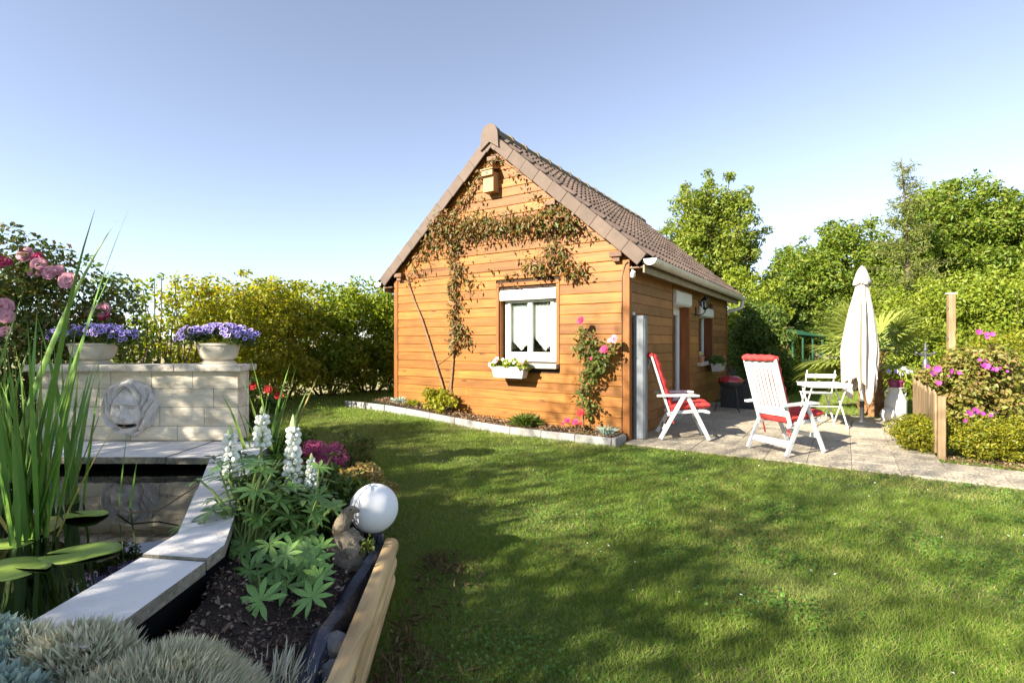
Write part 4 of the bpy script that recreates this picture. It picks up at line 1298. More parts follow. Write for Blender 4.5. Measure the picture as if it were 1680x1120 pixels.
# climbing rose right of the window
def rose():
    random.seed(5); rg = np.random.default_rng(5)
    b = gable_at(958, 706, .15); b.z = .09
    r = empty('climbing_rose', HL(b.x, b.y, b.z), HOUSE_RZ, 'climbing rose with pink blooms against the gable beside the window', 'rose')
    G = lambda px, py, off=.14: gable_at(px, py, off) - b
    st = MB()
    for pts, r0 in (([(958, 706), (957, 680), (956, 650), (958, 625), (962, 600), (968, 575), (965, 550), (955, 538)], .011), ([(962, 600), (980, 590), (995, 578), (1004, 566)], .006), ([(958, 640), (950, 620), (952, 590), (950, 560), (952, 535)], .007), ([(970, 590), (985, 582), (990, 575)], .005), ([(968, 575), (985, 560), (1000, 556)], .004)):
        q = [G(x_, y_, .13 + random.uniform(-.02, .03)) for x_, y_ in pts]
        st.tube(q, [r0 * (1 - .6 * i / (len(q) - 1)) for i in range(len(q))], 6)
    st.build('stem', MT['stem_brown'], r, True)
    P = []
    for x_, y_, s, n in ((957, 545, 7, 45), (960, 560, 10, 75), (968, 575, 12, 110), (978, 582, 12, 110), (970, 595, 11, 95), (985, 592, 11, 80), (998, 575, 8, 45), (965, 610, 10, 75), (975, 612, 9, 55), (962, 640, 8, 55), (955, 655, 7, 50), (968, 665, 7, 40), (960, 625, 8, 45), (965, 680, 5, 22), (952, 575, 8, 40), (1004, 566, 4, 18)):
        xx = rg.normal(x_, s * .8, n); yy = rg.normal(y_, s * .8, n)
        for c, d in zip(xx, yy): P.append(G(c, d, .05 + rg.uniform(0, .20))[:])
    V, Fc = leaves_np(np.array(P), .055, .62, np.array([[-.1, -.8, .5]]), .4, .7, rg=rg)
    link('foliage', np_mesh('foliage', V, Fc, MT['rose_leaf']), r)
    for x_, y_, s, kk, mm in ((953, 526, 1.05, 'rosebloom', 'hotpink'), (1008, 556, 1.05, 'rosebloom2', 'pink'), (991, 574, 1.15, 'rosebloom', 'hotpink'), (970, 588, .45, 'rosebloom', 'hotpink'), (1001, 558, .7, 'rosebloom2', 'pink')):
        bloom(r, kk, mm, G(x_, y_, .22), (-.2, -1, .3), s, .052, 5, 7)
rose()

def tuft(name, label, px, py, n, h, spread, material, cat='plant', off=.2, seed=3, width=.10, z=None, wpos=None):
    rg = np.random.default_rng(seed)
    if wpos is None:
        g = gable_at(px, py, off); w = HL(g.x, g.y); w.z = bed_z(g.x)
    else: w = Vector(wpos)
    r = empty(name, w, 0, label, cat)
    d = unit(np.stack([rg.normal(0, spread, n), rg.normal(0, spread, n), np.ones(n)], 1))
    base = np.stack([rg.normal(0, .03, n), rg.normal(0, .03, n), np.full(n, -.02)], 1)
    ln = h * rg.uniform(.5, 1.1, n)
    s = unit(np.cross(d, rg.normal(size=(n, 3))))
    w_ = (ln * width * .5)[:, None]
    mid = base + d * (ln * .55)[:, None] + s * 0
    tip = base + d * ln[:, None] + np.stack([d[:, 0] * ln * .3, d[:, 1] * ln * .3, -ln * .15 * spread * 2], 1)
    V = np.stack([base - s * w_ * .5, base + s * w_ * .5, mid + s * w_, mid - s * w_, tip], 1).reshape(-1, 3)
    i = np.arange(n)[:, None] * 5
    Fc = np.concatenate([i + np.array([[0, 1, 2]]), i + np.array([[0, 2, 3]]), i + np.array([[3, 2, 4]])], 1).reshape(-1, 3)
    link('leaves', np_mesh('leaves', V, Fc, MT[material]), r)
    return r
tuft('silver_tuft', 'blue-grey tuft at the far corner of the gable bed', 655, 662, 160, .17, .75, 'bluegrey', seed=1)
tuft('green_tuft', 'small lime green tuft near the far end of the gable bed', 677, 668, 170, .17, .6, 'lime', seed=2)
tuft('green_tuft', 'flat green tuft at the foot of the vine', 716, 676, 130, .13, 1.0, 'lime', seed=3)
tuft('lily_tuft', 'olive clump of narrow leaves in the gable bed under the window', 863, 696, 420, .30, .65, 'bush_dark', seed=4, width=.09)
tuft('carnation_tuft', 'blue-green tuft at the patio end of the gable bed', 995, 714, 150, .20, .5, 'bluegrey', seed=5)
tuft('small_weed', 'tiny bright weed under the climbing rose', 962, 710, 50, .08, .9, 'lime', seed=6)
def ger():
    random.seed(9)
    g = gable_at(943, 706, .2); w = HL(g.x, g.y); w.z = bed_z(g.x)
    r = empty('red_geranium', w, HOUSE_RZ, 'spindly geranium with red blooms in the gable bed', 'flowers')
    st = MB()
    for x_, y_, s, m_ in ((.09, .27, 1.2, 'red_petal'), (-.10, .15, .95, 'hotpink'), (.02, .14, 1.0, 'hotpink'), (.10, .13, .55, 'red_petal'), (-.17, .10, .5, 'hotpink')):
        st.tube(wiggle((x_ * .3, 0, -.03), (x_, -.02, y_), 3, .01), .004, 5)
        bloom(r, 'geranium_' + m_, m_, (x_, -.02, y_), (0, -1, .6), s, .045, 3, 7)
    st.build('stem', MT['stem_brown'], r)
ger()
s_, C_, r_ = shrub('rose_bush', 'low rose bush with golden and dark leaves at the foot of the gable', 'bush', HL(-3.02, -.24, .10) - Vector((0, 0, .0)), (.36, .13, .20), .22, 'hedge_gold', 20, 60, .055, .09, None, 21, 12, .65, stem_r=.006)
s_.location.z = bed_z(-3.02)
s_.rotation_euler.z = HOUSE_RZ

# ------------------------------------------------------------------ pond with its wall
pond = empty('pond_basin', (-2.9, 2.6, 0), 0, 'raised pond basin with sides blackened as shade under the pale coping slabs', 'pond')
o_ = Vector((-2.9, 2.6, 0))
bs = MB()
P_in = [(-4.28, 3.98), (-2.06, 3.98), (-1.33, 2.30), (-1.33, 1.40), (-4.28, 1.40)]
for i in range(5):
    a, b = P_in[i], P_in[(i + 1) % 5]
    bs.bar((a[0] - o_.x, a[1] - o_.y, .20), (b[0] - o_.x, b[1] - o_.y, .20), .10, .40)
bs.build('basin_wall', MT['liner'], pond)  # outer faces coloured black as the shadow below the slab overhang
MB().prism([(x - o_.x, y - o_.y) for x, y in P_in], 0.005, .02, 'z').build('basin_floor', MT['liner'], pond)
wt = MB().prism([(x, y) for x, y in [(-4.26, 3.95), (-2.08, 3.95), (-1.35, 2.28), (-1.35, 1.43), (-4.26, 1.43)]], .06, WATER_Z, 'z').build('water', MT['water'])
tag(wt, kind='structure')

cop = empty('pond_coping', (-2.9, 2.6, SLAB_Z), 0, 'pale stone coping slabs around the edge of the pond', 'coping')
def slab(poly, th=.048):
    """flat stone slab with a rough darker edge"""
    m = MB(); n = len(poly)
    q = [(x - o_.x, y - o_.y) for x, y in poly]
    cx = sum(p[0] for p in q) / n; cy = sum(p[1] for p in q) / n
    inn = [(cx + (x - cx) * .992, cy + (y - cy) * .992) for x, y in q]
    m.put([(x, y, 0) for x, y in inn], [tuple(range(n))])
    m.cur = 1
    v = [(x, y, 0) for x, y in inn] + [(x, y, -.007) for x, y in q] + [(x, y, -th) for x, y in q]
    m.put(v, [(k * n + i, (k + 1) * n + i, (k + 1) * n + (i + 1) % n, k * n + (i + 1) % n) for k in (0, 1) for i in range(n)] + [tuple(2 * n + i for i in range(n - 1, -1, -1))])
    return m.build('coping_slab', [MT['slab'], MT['slab_edge']], cop, loc=(0, 0, random.uniform(-.003, .003)), rot=(0, random.uniform(-.004, .004), 0))
# clockwise/anticlockwise matters for normals: counter-clockwise from above
slab([(-1.462, 1.47), (-1.182, 1.42), (-1.185, 1.98), (-1.465, 2.02)])
slab([(-1.466, 2.03), (-1.186, 1.99), (-1.19, 2.12), (-1.52, 2.90), (-1.80, 2.92), (-1.47, 2.25)])
slab([(-1.802, 2.93), (-1.522, 2.91), (-1.90, 3.76), (-2.215, 3.76)])
bx = [-4.40, -3.75, -3.10, -2.55, -2.02]
for a, b in zip(bx[:-1], bx[1:]):
    slab([(a + .003, 3.768), (b - .003 if b < -2.1 else -1.90, 3.768), (b - .003 if b < -2.1 else -2.02, 4.375), (a + .003, 4.375)])
slab([(-4.40, 2.55), (-4.13, 2.55), (-4.13, 3.76), (-4.40, 3.76)])
slab([(-4.40, 1.505), (-4.13, 1.505), (-4.13, 2.545), (-4.40, 2.545)])

wall = empty('fountain_wall', (-3.14, 4.38, 0), 0, 'cream stone block wall behind the pond carrying the lion mask', 'wall')
WL, WR, WB, WTOP = -.94, .79, SLAB_Z - .01, 1.045
MB().box(WL + .012, WR - .012, .012, .17, 0.0, WTOP - .001).build('core', MT['mortar'], wall)
rows = [(SLAB_Z + .003, .122), (SLAB_Z + .128, .157), (SLAB_Z + .288, .157), (SLAB_Z + .448, .150)]
cuts = [[-.55, -.13, .27], [-.62, -.16, .12, .50], [-.72, -.40, .02, .58], [-.62, -.30, .05, .40]]
def rough_block(x0, x1, z0, z1, parent, y0=0.0, y1=.16):
    """split-faced block: uneven front"""
    nx = max(3, int((x1 - x0) / .05)); nz = 4
    v, f = [], []
    ph = random.uniform(0, 99)
    for j in range(nz + 1):
        for i in range(nx + 1):
            edge = i in (0, nx) or j in (0, nz)
            y = y0 + (.010 if edge else random.uniform(-.006, .005))
            v.append((x0 + (x1 - x0) * i / nx, y, z0 + (z1 - z0) * j / nz))
    for j in range(nz):
        for i in range(nx):
            a = j * (nx + 1) + i
            f.append((a, a + 1, a + nx + 2, a + nx + 1))
    b = MB(); b.put(v, f)
    fl = [(x0, y0 + .0101, z0), (x1, y0 + .0101, z0), (x1, y0 + .0101, z1), (x0, y0 + .0101, z1), (x0, y1, z0), (x1, y1, z0), (x1, y1, z1), (x0, y1, z1)]
    b.put(fl, [(0, 4, 5, 1), (1, 5, 6, 2), (2, 6, 7, 3), (3, 7, 4, 0), (5, 4, 7, 6)])
    return b.build('stone_block', MT['block'], parent, True, angle=30)
for (z, h), cc in zip(rows, cuts):
    xs = [WL] + cc + [WR]
    for a, b in zip(xs[:-1], xs[1:]):
        rough_block(a + .0025, b - .0025, z, z + h - .001, wall)
for z, h in rows:      # the return at the right end
    MB().box(WR - .004, WR + .004, .161, .185, z, z + h - .002, .001).build('stone_block', MT['block'], wall)
for a, b in ((-1.0, -.36), (-.357, .28), (.283, .85)):
    MB().box(a, b, -.055, .215, WTOP, WTOP + .058, .006).build('coping_stone', MT['cap'], wall)

def lion():
    root = empty('lion_mask', (-3.255, 4.385, .735), 0, 'grey cast stone lion head spout on the pond wall', 'sculpture')
    nr, nt = 130, 300
    r = np.linspace(0, 1, nr)[:, None]; th = np.linspace(0, 2 * np.pi, nt, endpoint=False)[None, :]
    out = 1.0 + .030 * np.sin(th * 9 + .6) + .018 * np.sin(th * 17)
    X = r * np.cos(th) * out * .98; Z = r * np.sin(th) * out * 1.04
    X = X * (1 - .14 * np.clip(-Z, 0, 1) ** 1.5)
    Xf, Zf = X / 1.24, (Z - .02) / 1.18
    def g(cx, cz, sx, sz, a, rot=0.0):
        c, s_ = math.cos(rot), math.sin(rot)
        u = (Xf - cx) * c + (Zf - cz) * s_; w = -(Xf - cx) * s_ + (Zf - cz) * c
        return a * np.exp(-(u / sx) ** 2 - (w / sz) ** 2)
    def both(cx, cz, sx, sz, a, rot=0.0): return g(cx, cz, sx, sz, a, rot) + g(-cx, cz, sx, sz, a, -rot)
    rr = np.hypot(X, Z); aa = np.arctan2(X, Z)                    # angle from the top, symmetric
    fr = np.sqrt((X / .56) ** 2 + ((Z + .17) / .74) ** 2)         # 1 on the rim of the face
    face = 1 / (1 + np.exp((fr - 1) * 16))
    H = .42 * np.sqrt(np.clip(1 - rr ** 2 * .98, 0, 1)) + .10 * face
    # mane: locks swept back from the face, each with a sharp parting
    m = 1 - face
    ph = np.abs(aa) * 5.5 + 15.0 * (fr - 1) * .55 + 1.2 * np.sin(aa * 4 + 1) + .5 * np.sin(np.abs(aa) * 3)
    lock = 1 - np.abs(np.sin(ph)) ** .55 * 1.0
    fine = 1 - np.abs(np.sin(ph * 3.0 + 1.5 * rr)) ** .6
    H += m * (.14 - .30 * lock - .08 * fine) * np.clip((1.02 - rr) / .10, 0, 1)
    H += .14 * m * np.exp(-((fr - 1.30) / .20) ** 2)
    H += .08 * m * np.cos(np.clip((rr - .45) / .5, 0, 1) * np.pi * 2)
    H -= .16 * np.exp(-((fr - 1.02) / .075) ** 2) * np.clip(1.15 - Z, 0, 1)     # groove between face and mane
    # the face
    H += g(0, .16, .30, .22, .12)                                               # forehead
    H -= g(0, .22, .022, .16, .06)                                              # furrow
    H += both(.205, .135, .15, .045, .15, -.22)                                 # brows
    H -= both(.20, .045, .13, .050, .16, -.15)                                  # sockets
    H += both(.205, .040, .085, .026, .10, -.12)                                # lids
    H -= both(.205, .018, .085, .010, .06, -.12)
    H += g(0, -.06, .085, .26, .17)                                             # bridge of the nose
    H += g(0, -.27, .125, .075, .20) - g(0, -.355, .10, .022, .10)              # nose tip
    H -= both(.062, -.305, .028, .018, .10)                                     # nostrils
    H += both(.135, -.40, .135, .10, .19) - g(0, -.43, .014, .09, .10)          # muzzle halves and cleft
    H += both(.33, -.17, .11, .18, .10, .3)                                     # cheeks
    mouth = np.exp(-((Zf + .555 - .55 * Xf ** 2) / .045) ** 2) * (np.abs(Xf) < .30) * np.clip((.31 - np.abs(Xf)) / .05, 0, 1)
    H -= .34 * mouth
    H += g(0, -.655, .15, .05, .13) + g(0, -.78, .19, .08, .12)                 # lower lip, beard
    H -= both(.10, -.82, .016, .12, .07) + g(0, -.84, .016, .12, .07)
    H += both(.52, .58, .10, .11, .24, .5) - both(.52, .56, .045, .065, .22, .5)   # ears
    H[-1, :] = 0
    S = .232
    V = np.stack([X * S, -.004 - np.maximum(H, -.02) * S * .72, Z * S], -1).reshape(-1, 3)
    i = np.arange(nr - 1)[:, None] * nt; k = np.arange(nt)[None, :]; k2 = (k + 1) % nt
    Fc = np.stack([i + k, i + nt + k, i + nt + k2, i + k2], -1).reshape(-1, 4)
    link('face', np_mesh('face', V, Fc, MT['lion'], True), root)
    q = []
    for k in range(13):
        u = -.25 + .50 * k / 12
        q.append((u * S * 1.24, -.30 * S, (-.555 + .55 * u * u) * S * 1.18 + .02 * S))
    mt_ = MB(); mt_.tube(q, [.003] + [.009] * 11 + [.003], 6); mt_.build('mouth', MT['liner'], root, True)
    MB().tube([(0, -.02, -.150), (0, -.095, -.152), (0, -.106, -.154)], .010, 10).build('spout', MT['stem_brown'], root, True)
lion()

def bowl_planter(x, label, flabel, seed, scale=1.0):
    rg = np.random.default_rng(seed); random.seed(seed)
    r = empty('stone_planter', (x, 4.46, WTOP + .058), 0, label, 'planter')
    MB().lathe([(.115, 0), (.12, .008), (.12, .018), (.105, .022), (.105, .03)], 28, sx=1.28, sy=.85).build('foot', MT['planter'], r, True)
    MB().lathe([(.085, .028), (.112, .036), (.135, .060), (.150, .10), (.163, .160), (.172, .166), (.172, .182), (.160, .182), (.150, .14)], 28, sx=1.08 * scale, sy=.8).build('bowl', MT['planter'], r, True)
    MB().lathe([(.150, .150), (.001, .155)], 20, sx=1.08 * scale, sy=.8).build('potting_soil', MT['soil'], r)
    p = empty('petunias', (x, 4.46, WTOP + .058 + .155), 0, flabel, 'flowers')
    n = 30
    C = np.stack([rg.uniform(-.26, .27, n) * scale, rg.uniform(-.13, .13, n), np.zeros(n)], 1)
    C[:, 2] = .045 + .075 * (1 - (C[:, 0] / .28 / scale) ** 2) + rg.uniform(-.02, .02, n)
    P, d = clump_points(C, np.full(n, .065), 60, rg)
    V, Fc = leaves_np(P, .030, .6, d + np.array([0, -.2, .4]), .3, .7, rg=rg)
    link('foliage', np_mesh('foliage', V, Fc, MT['bush_dark']), p)
    st = MB()
    for c in C[:12]: st.tube([(c[0] * .3, c[1] * .3, -.01), tuple(c)], .004, 4)
    st.build('stem', MT['stem_green'], p)
    # blossoms: violet throat, pale rim
    Q, dd = clump_points(C + np.array([0, -.02, .02]), np.full(n, .075), 20, rg, shell=.8)
    k = (dd[:, 1] < .5) & (dd[:, 2] > -.5); Q, dd = Q[k], unit(dd[k] + np.array([0, -.5, .35]))
    v, f, mi = [], [], []
    for q, nn in zip(Q, dd):
        nn = Vector(nn); a = nn.orthogonal().normalized(); b = nn.cross(a); q = Vector(q)
        R_ = rg.uniform(.016, .024); base = len(v); ph = rg.uniform(0, 6)
        v.append((q - nn * .008)[:])
        for s in (.74, 1.0):
            for kx in range(10):
                an = ph + kx * math.pi / 5
                rr = R_ * s * (1.0 if kx % 2 else .86)
                v.append((q + (a * math.cos(an) + b * math.sin(an)) * rr + nn * rg.uniform(-.002, .004))[:])
        for kx in range(10):
            k2 = (kx + 1) % 10
            f.append((base, base + 1 + kx, base + 1 + k2)); mi.append(0)
            f.append((base + 1 + kx, base + 11 + kx, base + 11 + k2)); mi.append(1)
            f.append((base + 1 + kx, base + 11 + k2, base + 1 + k2)); mi.append(1)
    o = link('blossoms', np_mesh('blossoms', v, f, [MT['violet'], MT['lilac']], False, mi), p)
    tag(o, kind='stuff')
bowl_planter((365 - 840) / F * 4.52, 'oblong cream stone planter at the free end of the pond wall', 'violet petunias with pale rims at the free end of the pond wall', 41)
bowl_planter((162 - 840) / F * 4.52, 'oblong cream stone planter on the pond wall beside the reeds', 'spreading violet petunias on the pond wall beside the reeds', 42, 1.12)

# ------------------------------------------------------------------ reeds, lily pads
def blade_mesh(ln, w, bend, twist=0.0, kink=None, n=9, name='leaf', material=None, fold=.35, tw0=0.0):
    """strap leaf, channelled along its middle, bending towards +X"""
    v, f = [], []
    ang = R(4); x = z = 0.0
    for i in range(n + 1):
        t = i / n
        ww = w * .5 * (0.55 + 1.1 * t * (1 - t) * 1.6) * (1 - t ** 3.0) + .0006
        tw = tw0 + twist * t
        ca, sa = math.cos(tw), math.sin(tw)
        for s, dd in ((-1, 0), (0, fold), (1, 0)):
            lx = -dd * ww; ly = s * ww
            v.append((x + lx * ca - ly * sa, lx * sa + ly * ca, z))
        ang += bend / n * (0.3 + 1.4 * t)
        if kink and abs(t - kink[0]) < .5 / n: ang += kink[1]
        x += math.sin(ang) * ln / n; z += math.cos(ang) * ln / n
    for i in range(n):
        for k in (0, 1):
            a = i * 3 + k
            f.append((a, a + 1, a + 4, a + 3))
    me = bpy.data.meshes.new(name); me.from_pydata(v, [], f); me.materials.append(material or MT['reed_leaf']); me.shade_smooth(); me.update()
    return me

def reed_clump(name, label, loc, specs, cat='reeds', group=None):
    r = empty(name, loc, 0, label, cat, group)
    for (dx, dy, ln, w, az, tilt, bend, m_, kink) in specs:
        me = blade_mesh(ln, w, bend, random.uniform(-.5, .5), kink, material=MT[m_], tw0=random.uniform(.5, 1.5))
        link('leaf', me, r, loc=(dx, dy, -.06), rot=(0, tilt, az))
    return r

def reeds():
    random.seed(17)
    sp = []
    for k in range(34):
        a = random.uniform(0, 6.28)
        sp.append((random.gauss(0, .05), random.gauss(0, .05), random.uniform(.70, 1.12), random.uniform(.020, .031), a, random.uniform(.0, .11), random.uniform(.0, .14), 'reed_leaf', None))
    # the long ones that stand out
    for az, tl, ln, bd, w in ((.1, .10, 1.72, .20, .052), (.2, .12, 1.55, .24, .050), (-.3, .06, 1.66, .30, .040), (.05, .14, 1.10, .12, .036), (3.2, .12, 1.3, .3, .028), (.15, .20, .95, .12, .030), (2.9, .26, 1.0, .3, .026)):
        sp.append((random.gauss(0, .04), random.gauss(0, .03), ln, w, az, tl, bd, 'reed_leaf', None))
    sp += [(.06, -.02, .95, .024, 2.9, .25, .30, 'reed_gold', (.62, 1.9)), (.08, .02, .72, .022, .1, .30, .25, 'reed_gold', None), (-.05, .0, .9, .024, 3.3, .4, .5, 'reed_gold', (.55, 1.2))]
    reed_clump('reed_clump', 'tall green reeds rising from the pond beside the lily pads', (-2.31, 2.46, WATER_Z), sp)
    sp = []
    for k in range(13):
        sp.append((random.gauss(0, .05), random.gauss(0, .05), random.uniform(.75, 1.2), random.uniform(.022, .03), random.uniform(0, 6.28), random.uniform(.0, .10), random.uniform(.0, .14), 'reed_leaf', None))
    sp += [(.03, -.02, .75, .022, .1, .24, .05, 'reed_gold', None)]
    reed_clump('reed_clump', 'shorter reeds in the pond in front of the stone wall', (-2.60, 2.95, WATER_Z), sp)
    sp = []
    for k in range(17):
        sp.append((random.gauss(0, .10), random.gauss(0, .08), random.uniform(.8, 1.45), random.uniform(.026, .036), random.uniform(0, 6.28), random.uniform(.0, .13), random.uniform(.03, .2), 'reed_leaf', None))
    sp += [(.12, -.1, 1.75, .036, .25, .13, .30, 'reed_leaf', None), (.1, 0, .6, .05, 2.6, .30, 1.0, 'reed_gold', (.7, 1.5))]
    reed_clump('reed_clump', 'dark reeds at the hedge side of the pond', (-2.78, 2.72, WATER_Z), sp)
    reed_clump('water_sprout', 'two thin green shoots standing in open pond water', (-2.22, 2.88, WATER_Z), [(0, 0, .48, .014, .2, .02, .02, 'reed_leaf', None), (.05, .02, .34, .012, .5, .03, .04, 'reed_leaf', None)], 'reeds')
reeds()

def pad(label, px, py, rx, ry, rz, material='pad', curl=.0):
    c = GR(px, py, WATER_Z)
    n, rings = 40, 5
    v = [(0.0, 0.0, .012)]; f = []
    for k in range(1, rings + 1):
        t = k / rings
        for i in range(n + 1):
            a = R(12) + (2 * math.pi - R(24)) * i / n
            rr = t * (1 + .03 * math.sin(a * 5) * t)
            z = .010 + .004 * math.sin(a * 3 + 1) * t + curl * t * t * max(0, math.cos(a - 2.4))
            v.append((rx * rr * math.cos(a), ry * rr * math.sin(a), z))
    for i in range(n): f.append((0, 1 + i, 2 + i))
    for k in range(rings - 1):
        for i in range(n):
            a = 1 + k * (n + 1) + i
            f.append((a, a + n + 1, a + n + 2, a + 1))
    m = MB(); m.put(v, f)
    o = m.build('lily_pad', MT[material], None, True, loc=(c.x, c.y, WATER_Z - .004), rot=(0, 0, rz))
    sol = o.modifiers.new('thick', 'SOLIDIFY'); sol.thickness = .003; sol.offset = -1
    return tag(o, label, 'lily pad')
pad('green lily pad with its notch towards the reeds', 135, 907, .150, .110, R(195))
pad('green lily pad floating closest to the blue-grey felted leaves', 22, 933, .150, .105, R(-15))
pad('small pale lily pad in front of the lion reflection', 140, 846, .125, .085, R(160), 'pad', .02)
pad('yellowing lily pad lying among the reeds', 62, 868, .15, .09, R(300), 'pad_gold', .015)
pad('half hidden dark green lily pad behind the big reeds', 8, 893, .12, .08, R(20))
MB().tube([GR(192, 838, WATER_Z) + Vector((0, 0, .02)), GR(215, 850, WATER_Z) + Vector((0, 0, .03)), GR(260, 846, WATER_Z) + Vector((0, 0, .03)), GR(318, 832, WATER_Z) + Vector((0.03, 0, .13))], .004, 6).build('dead_stalk', MT['stem_brown'])
tag(bpy.context.scene.objects['dead_stalk'], 'thin dry stalk lying across the pond water to the coping', 'stalk')

# iris behind the end of the wall
random.seed(23)
sp = [(random.gauss(0, .05), random.gauss(0, .04), random.uniform(.60, 1.08), random.uniform(.026, .036), random.choice((0, 3.14)) + random.uniform(-.5, .5), random.uniform(.02, .22), random.uniform(.05, .35), 'reed_leaf', None) for _ in range(16)]
sp += [(0.0, 0, .85, .024, 3.1, .1, .2, 'reed_gold', (.75, 1.3)), (.06, 0, .95, .034, .1, .26, .1, 'reed_gold', None)]
reed_clump('iris_clump', 'sword-leaved iris beside the free end of the pond wall', (-1.98, 4.16, .22), sp, 'iris')

# ------------------------------------------------------------------ planted bed beside the pond
def bed_h(x, y):
    """soil: level with the top of the logs near them, falling to the lawn farther back"""
    return 0.17 * smooth01((4.6 - y) / 1.9) + .02 + .10 * smooth01((-.86 - x) / .35) * smooth01((3.2 - y) / .8) - .055 * smooth01((x + .84) / .14) + .012 * np.sin(x * 11 + y * 7) + .010 * np.sin(y * 17 - x * 9)
def bed():
    nx, ny = 70, 120
    xs = np.linspace(-2.6, -.5, nx + 1); ys = np.linspace(.4, 5.6, ny + 1)
    X, Y = np.meshgrid(xs, ys); x, y = X.ravel(), Y.ravel()
    z = bed_h(x, y)
    i = np.arange(nx)[None, :] + (np.arange(ny) * (nx + 1))[:, None]
    Fc = np.stack([i, i + 1, i + nx + 2, i + nx + 1], -1).reshape(-1, 4)
    cx, cy = x[Fc].mean(1), y[Fc].mean(1)
    k = in_poly(cx, cy, BED)
    o = link('planting_bed', np_mesh('planting_bed', np.stack([x, y, z], 1), Fc[k], MT['soil'], True))
    tag(o, kind='structure')
    n = 20000
    x = rng.uniform(-2.0, -.55, n); y = rng.uniform(1.2, 4.6, n)
    k = in_poly(x, y, BED) & (x < -.64); x, y = x[k], y[k]
    P = np.stack([x, y, bed_h(x, y) + rng.uniform(0, .012, len(x))], 1)
    V, Fc = leaves_np(P, rng.uniform(.008, .030, len(x)), .55, np.array([[0, 0, .9]]), 0, .75)
    c = link('bark_chips', np_mesh('bark_chips', V, Fc, MT['chip']))
    tag(c, 'dark bark chips and twigs on the soil of the pond bed', 'mulch', kind='stuff')
bed()
def BZ(x, y): return float(bed_h(np.array([x]), np.array([y]))[0])

# stacked log edging, liner sheet
logs = empty('log_edging', (-.655, 2.76, 0), 0, 'three stacked pale treated logs edging the pond bed', 'edging')
for q in range(3):
    m = MB()
    z = .042 + q * .082
    n = 14
    dx = .004 * q
    a = Vector((dx, .02 - .022 * (2 - q), z)); b = Vector((.16, -1.75, z))
    # half-round timber: flat towards the bed, round towards the lawn
    prof = [(-.030, -.041), (-.030, .041)] + [(.030 * math.sin(t) * 1.25, .041 * math.cos(t)) for t in [math.pi * k / 9 for k in range(10)]]
    d = (b - a).normalized(); sx = Vector((d.y, -d.x, 0)) * -1
    if sx.x < 0: sx = -sx
    npf = len(prof); v = []
    for p, k in ((a, .55), (a + d * .02, .9), (a + d * .05, 1.0), (b, 1.0)):
        for u, w in prof: v.append((p + sx * u * k + Vector((0, 0, w * k)))[:])
    f = [(k * npf + i, k * npf + (i + 1) % npf, (k + 1) * npf + (i + 1) % npf, (k + 1) * npf + i) for k in range(3) for i in range(npf)]
    f += [tuple(range(npf - 1, -1, -1)), tuple(3 * npf + i for i in range(npf))]
    m.put(v, f)
    lo = m.build('log', MT['log'], logs, True, angle=50)
random.seed(14)
tp = MB(); v, f = [], []
NT = 26
for i in range(NT):
    t = i / (NT - 1)
    y = 2.76 - 1.5 * t
    x = -.715 + .055 * t + .012 * math.sin(t * 9 + 1)
    h = .212 + .014 * math.sin(t * 13) + random.uniform(-.008, .008)
    for k, (u, w) in enumerate(((-.060, -.055), (-.046, -.012), (-.020, .012), (.004, .004), (.022, .010), (.036, -.03), (.040, -.19))):
        v.append((x + u * (1 + .25 * math.sin(t * 21 + k)) + random.uniform(-.004, .004), y, h + w + random.uniform(-.006, .006)))
for i in range(NT - 1):
    for k in range(6): f.append((i * 7 + k, (i + 1) * 7 + k, (i + 1) * 7 + k + 1, i * 7 + k + 1))
tp.put(v, f)
tag(tp.build('liner_sheet', MT['tarp'], None, True, angle=60), 'crumpled blue-black plastic sheet between soil and logs', 'sheet')

# globe lamp
gl = empty('globe_lamp', (-.755, 2.80, 0), 0, 'white globe garden lamp on a short dark post by the logs', 'lamp')
MB().lathe([(.045, 0), (.045, .24), (.055, .245), (.055, .275), (.048, .28)], 20).build('post', MT['charcoal'], gl, True)
MB().ball((0, 0, .39), .130, 40, 28).build('globe', MT['globe'], gl, True)
MB().box(.03, .06, -.05, -.02, .10, .26, .004).build('stake_box', MT['iron'], gl)

def blob_rock(name, label, loc, pts, material, cat='rock', seed=1, lump=.18):
    """lumpy stone: skin over a few balls"""
    bm = bmesh.new()
    bmesh.ops.create_icosphere(bm, subdivisions=4, radius=1.0)
    rg = random.Random(seed)
    ph = [rg.uniform(0, 9) for _ in range(6)]
    for v in bm.verts:
        d = v.co.normalized(); best = 0
        o = Vector((0, 0, 0))
        # support of the union of balls along this direction from the centroid
        for (c, r) in pts:
            c = Vector(c); bq = d.dot(c); disc = bq * bq - c.length_squared + r * r
            if disc > 0: best = max(best, bq + math.sqrt(disc))
        n = math.sin(d.x * 7 + ph[0]) * math.sin(d.y * 8 + ph[1]) * math.sin(d.z * 7 + ph[2]) * .6 + math.sin(d.x * 17 + ph[3]) * math.sin(d.y * 15 + ph[4]) * math.sin(d.z * 16 + ph[5]) * .35
        v.co = d * best * (1 + lump * n)
    me = bpy.data.meshes.new(name); bm.to_mesh(me); bm.free(); me.materials.append(MT[material]); me.shade_smooth()
    o = link(name, me, None, loc)
    return tag(o, label, cat)

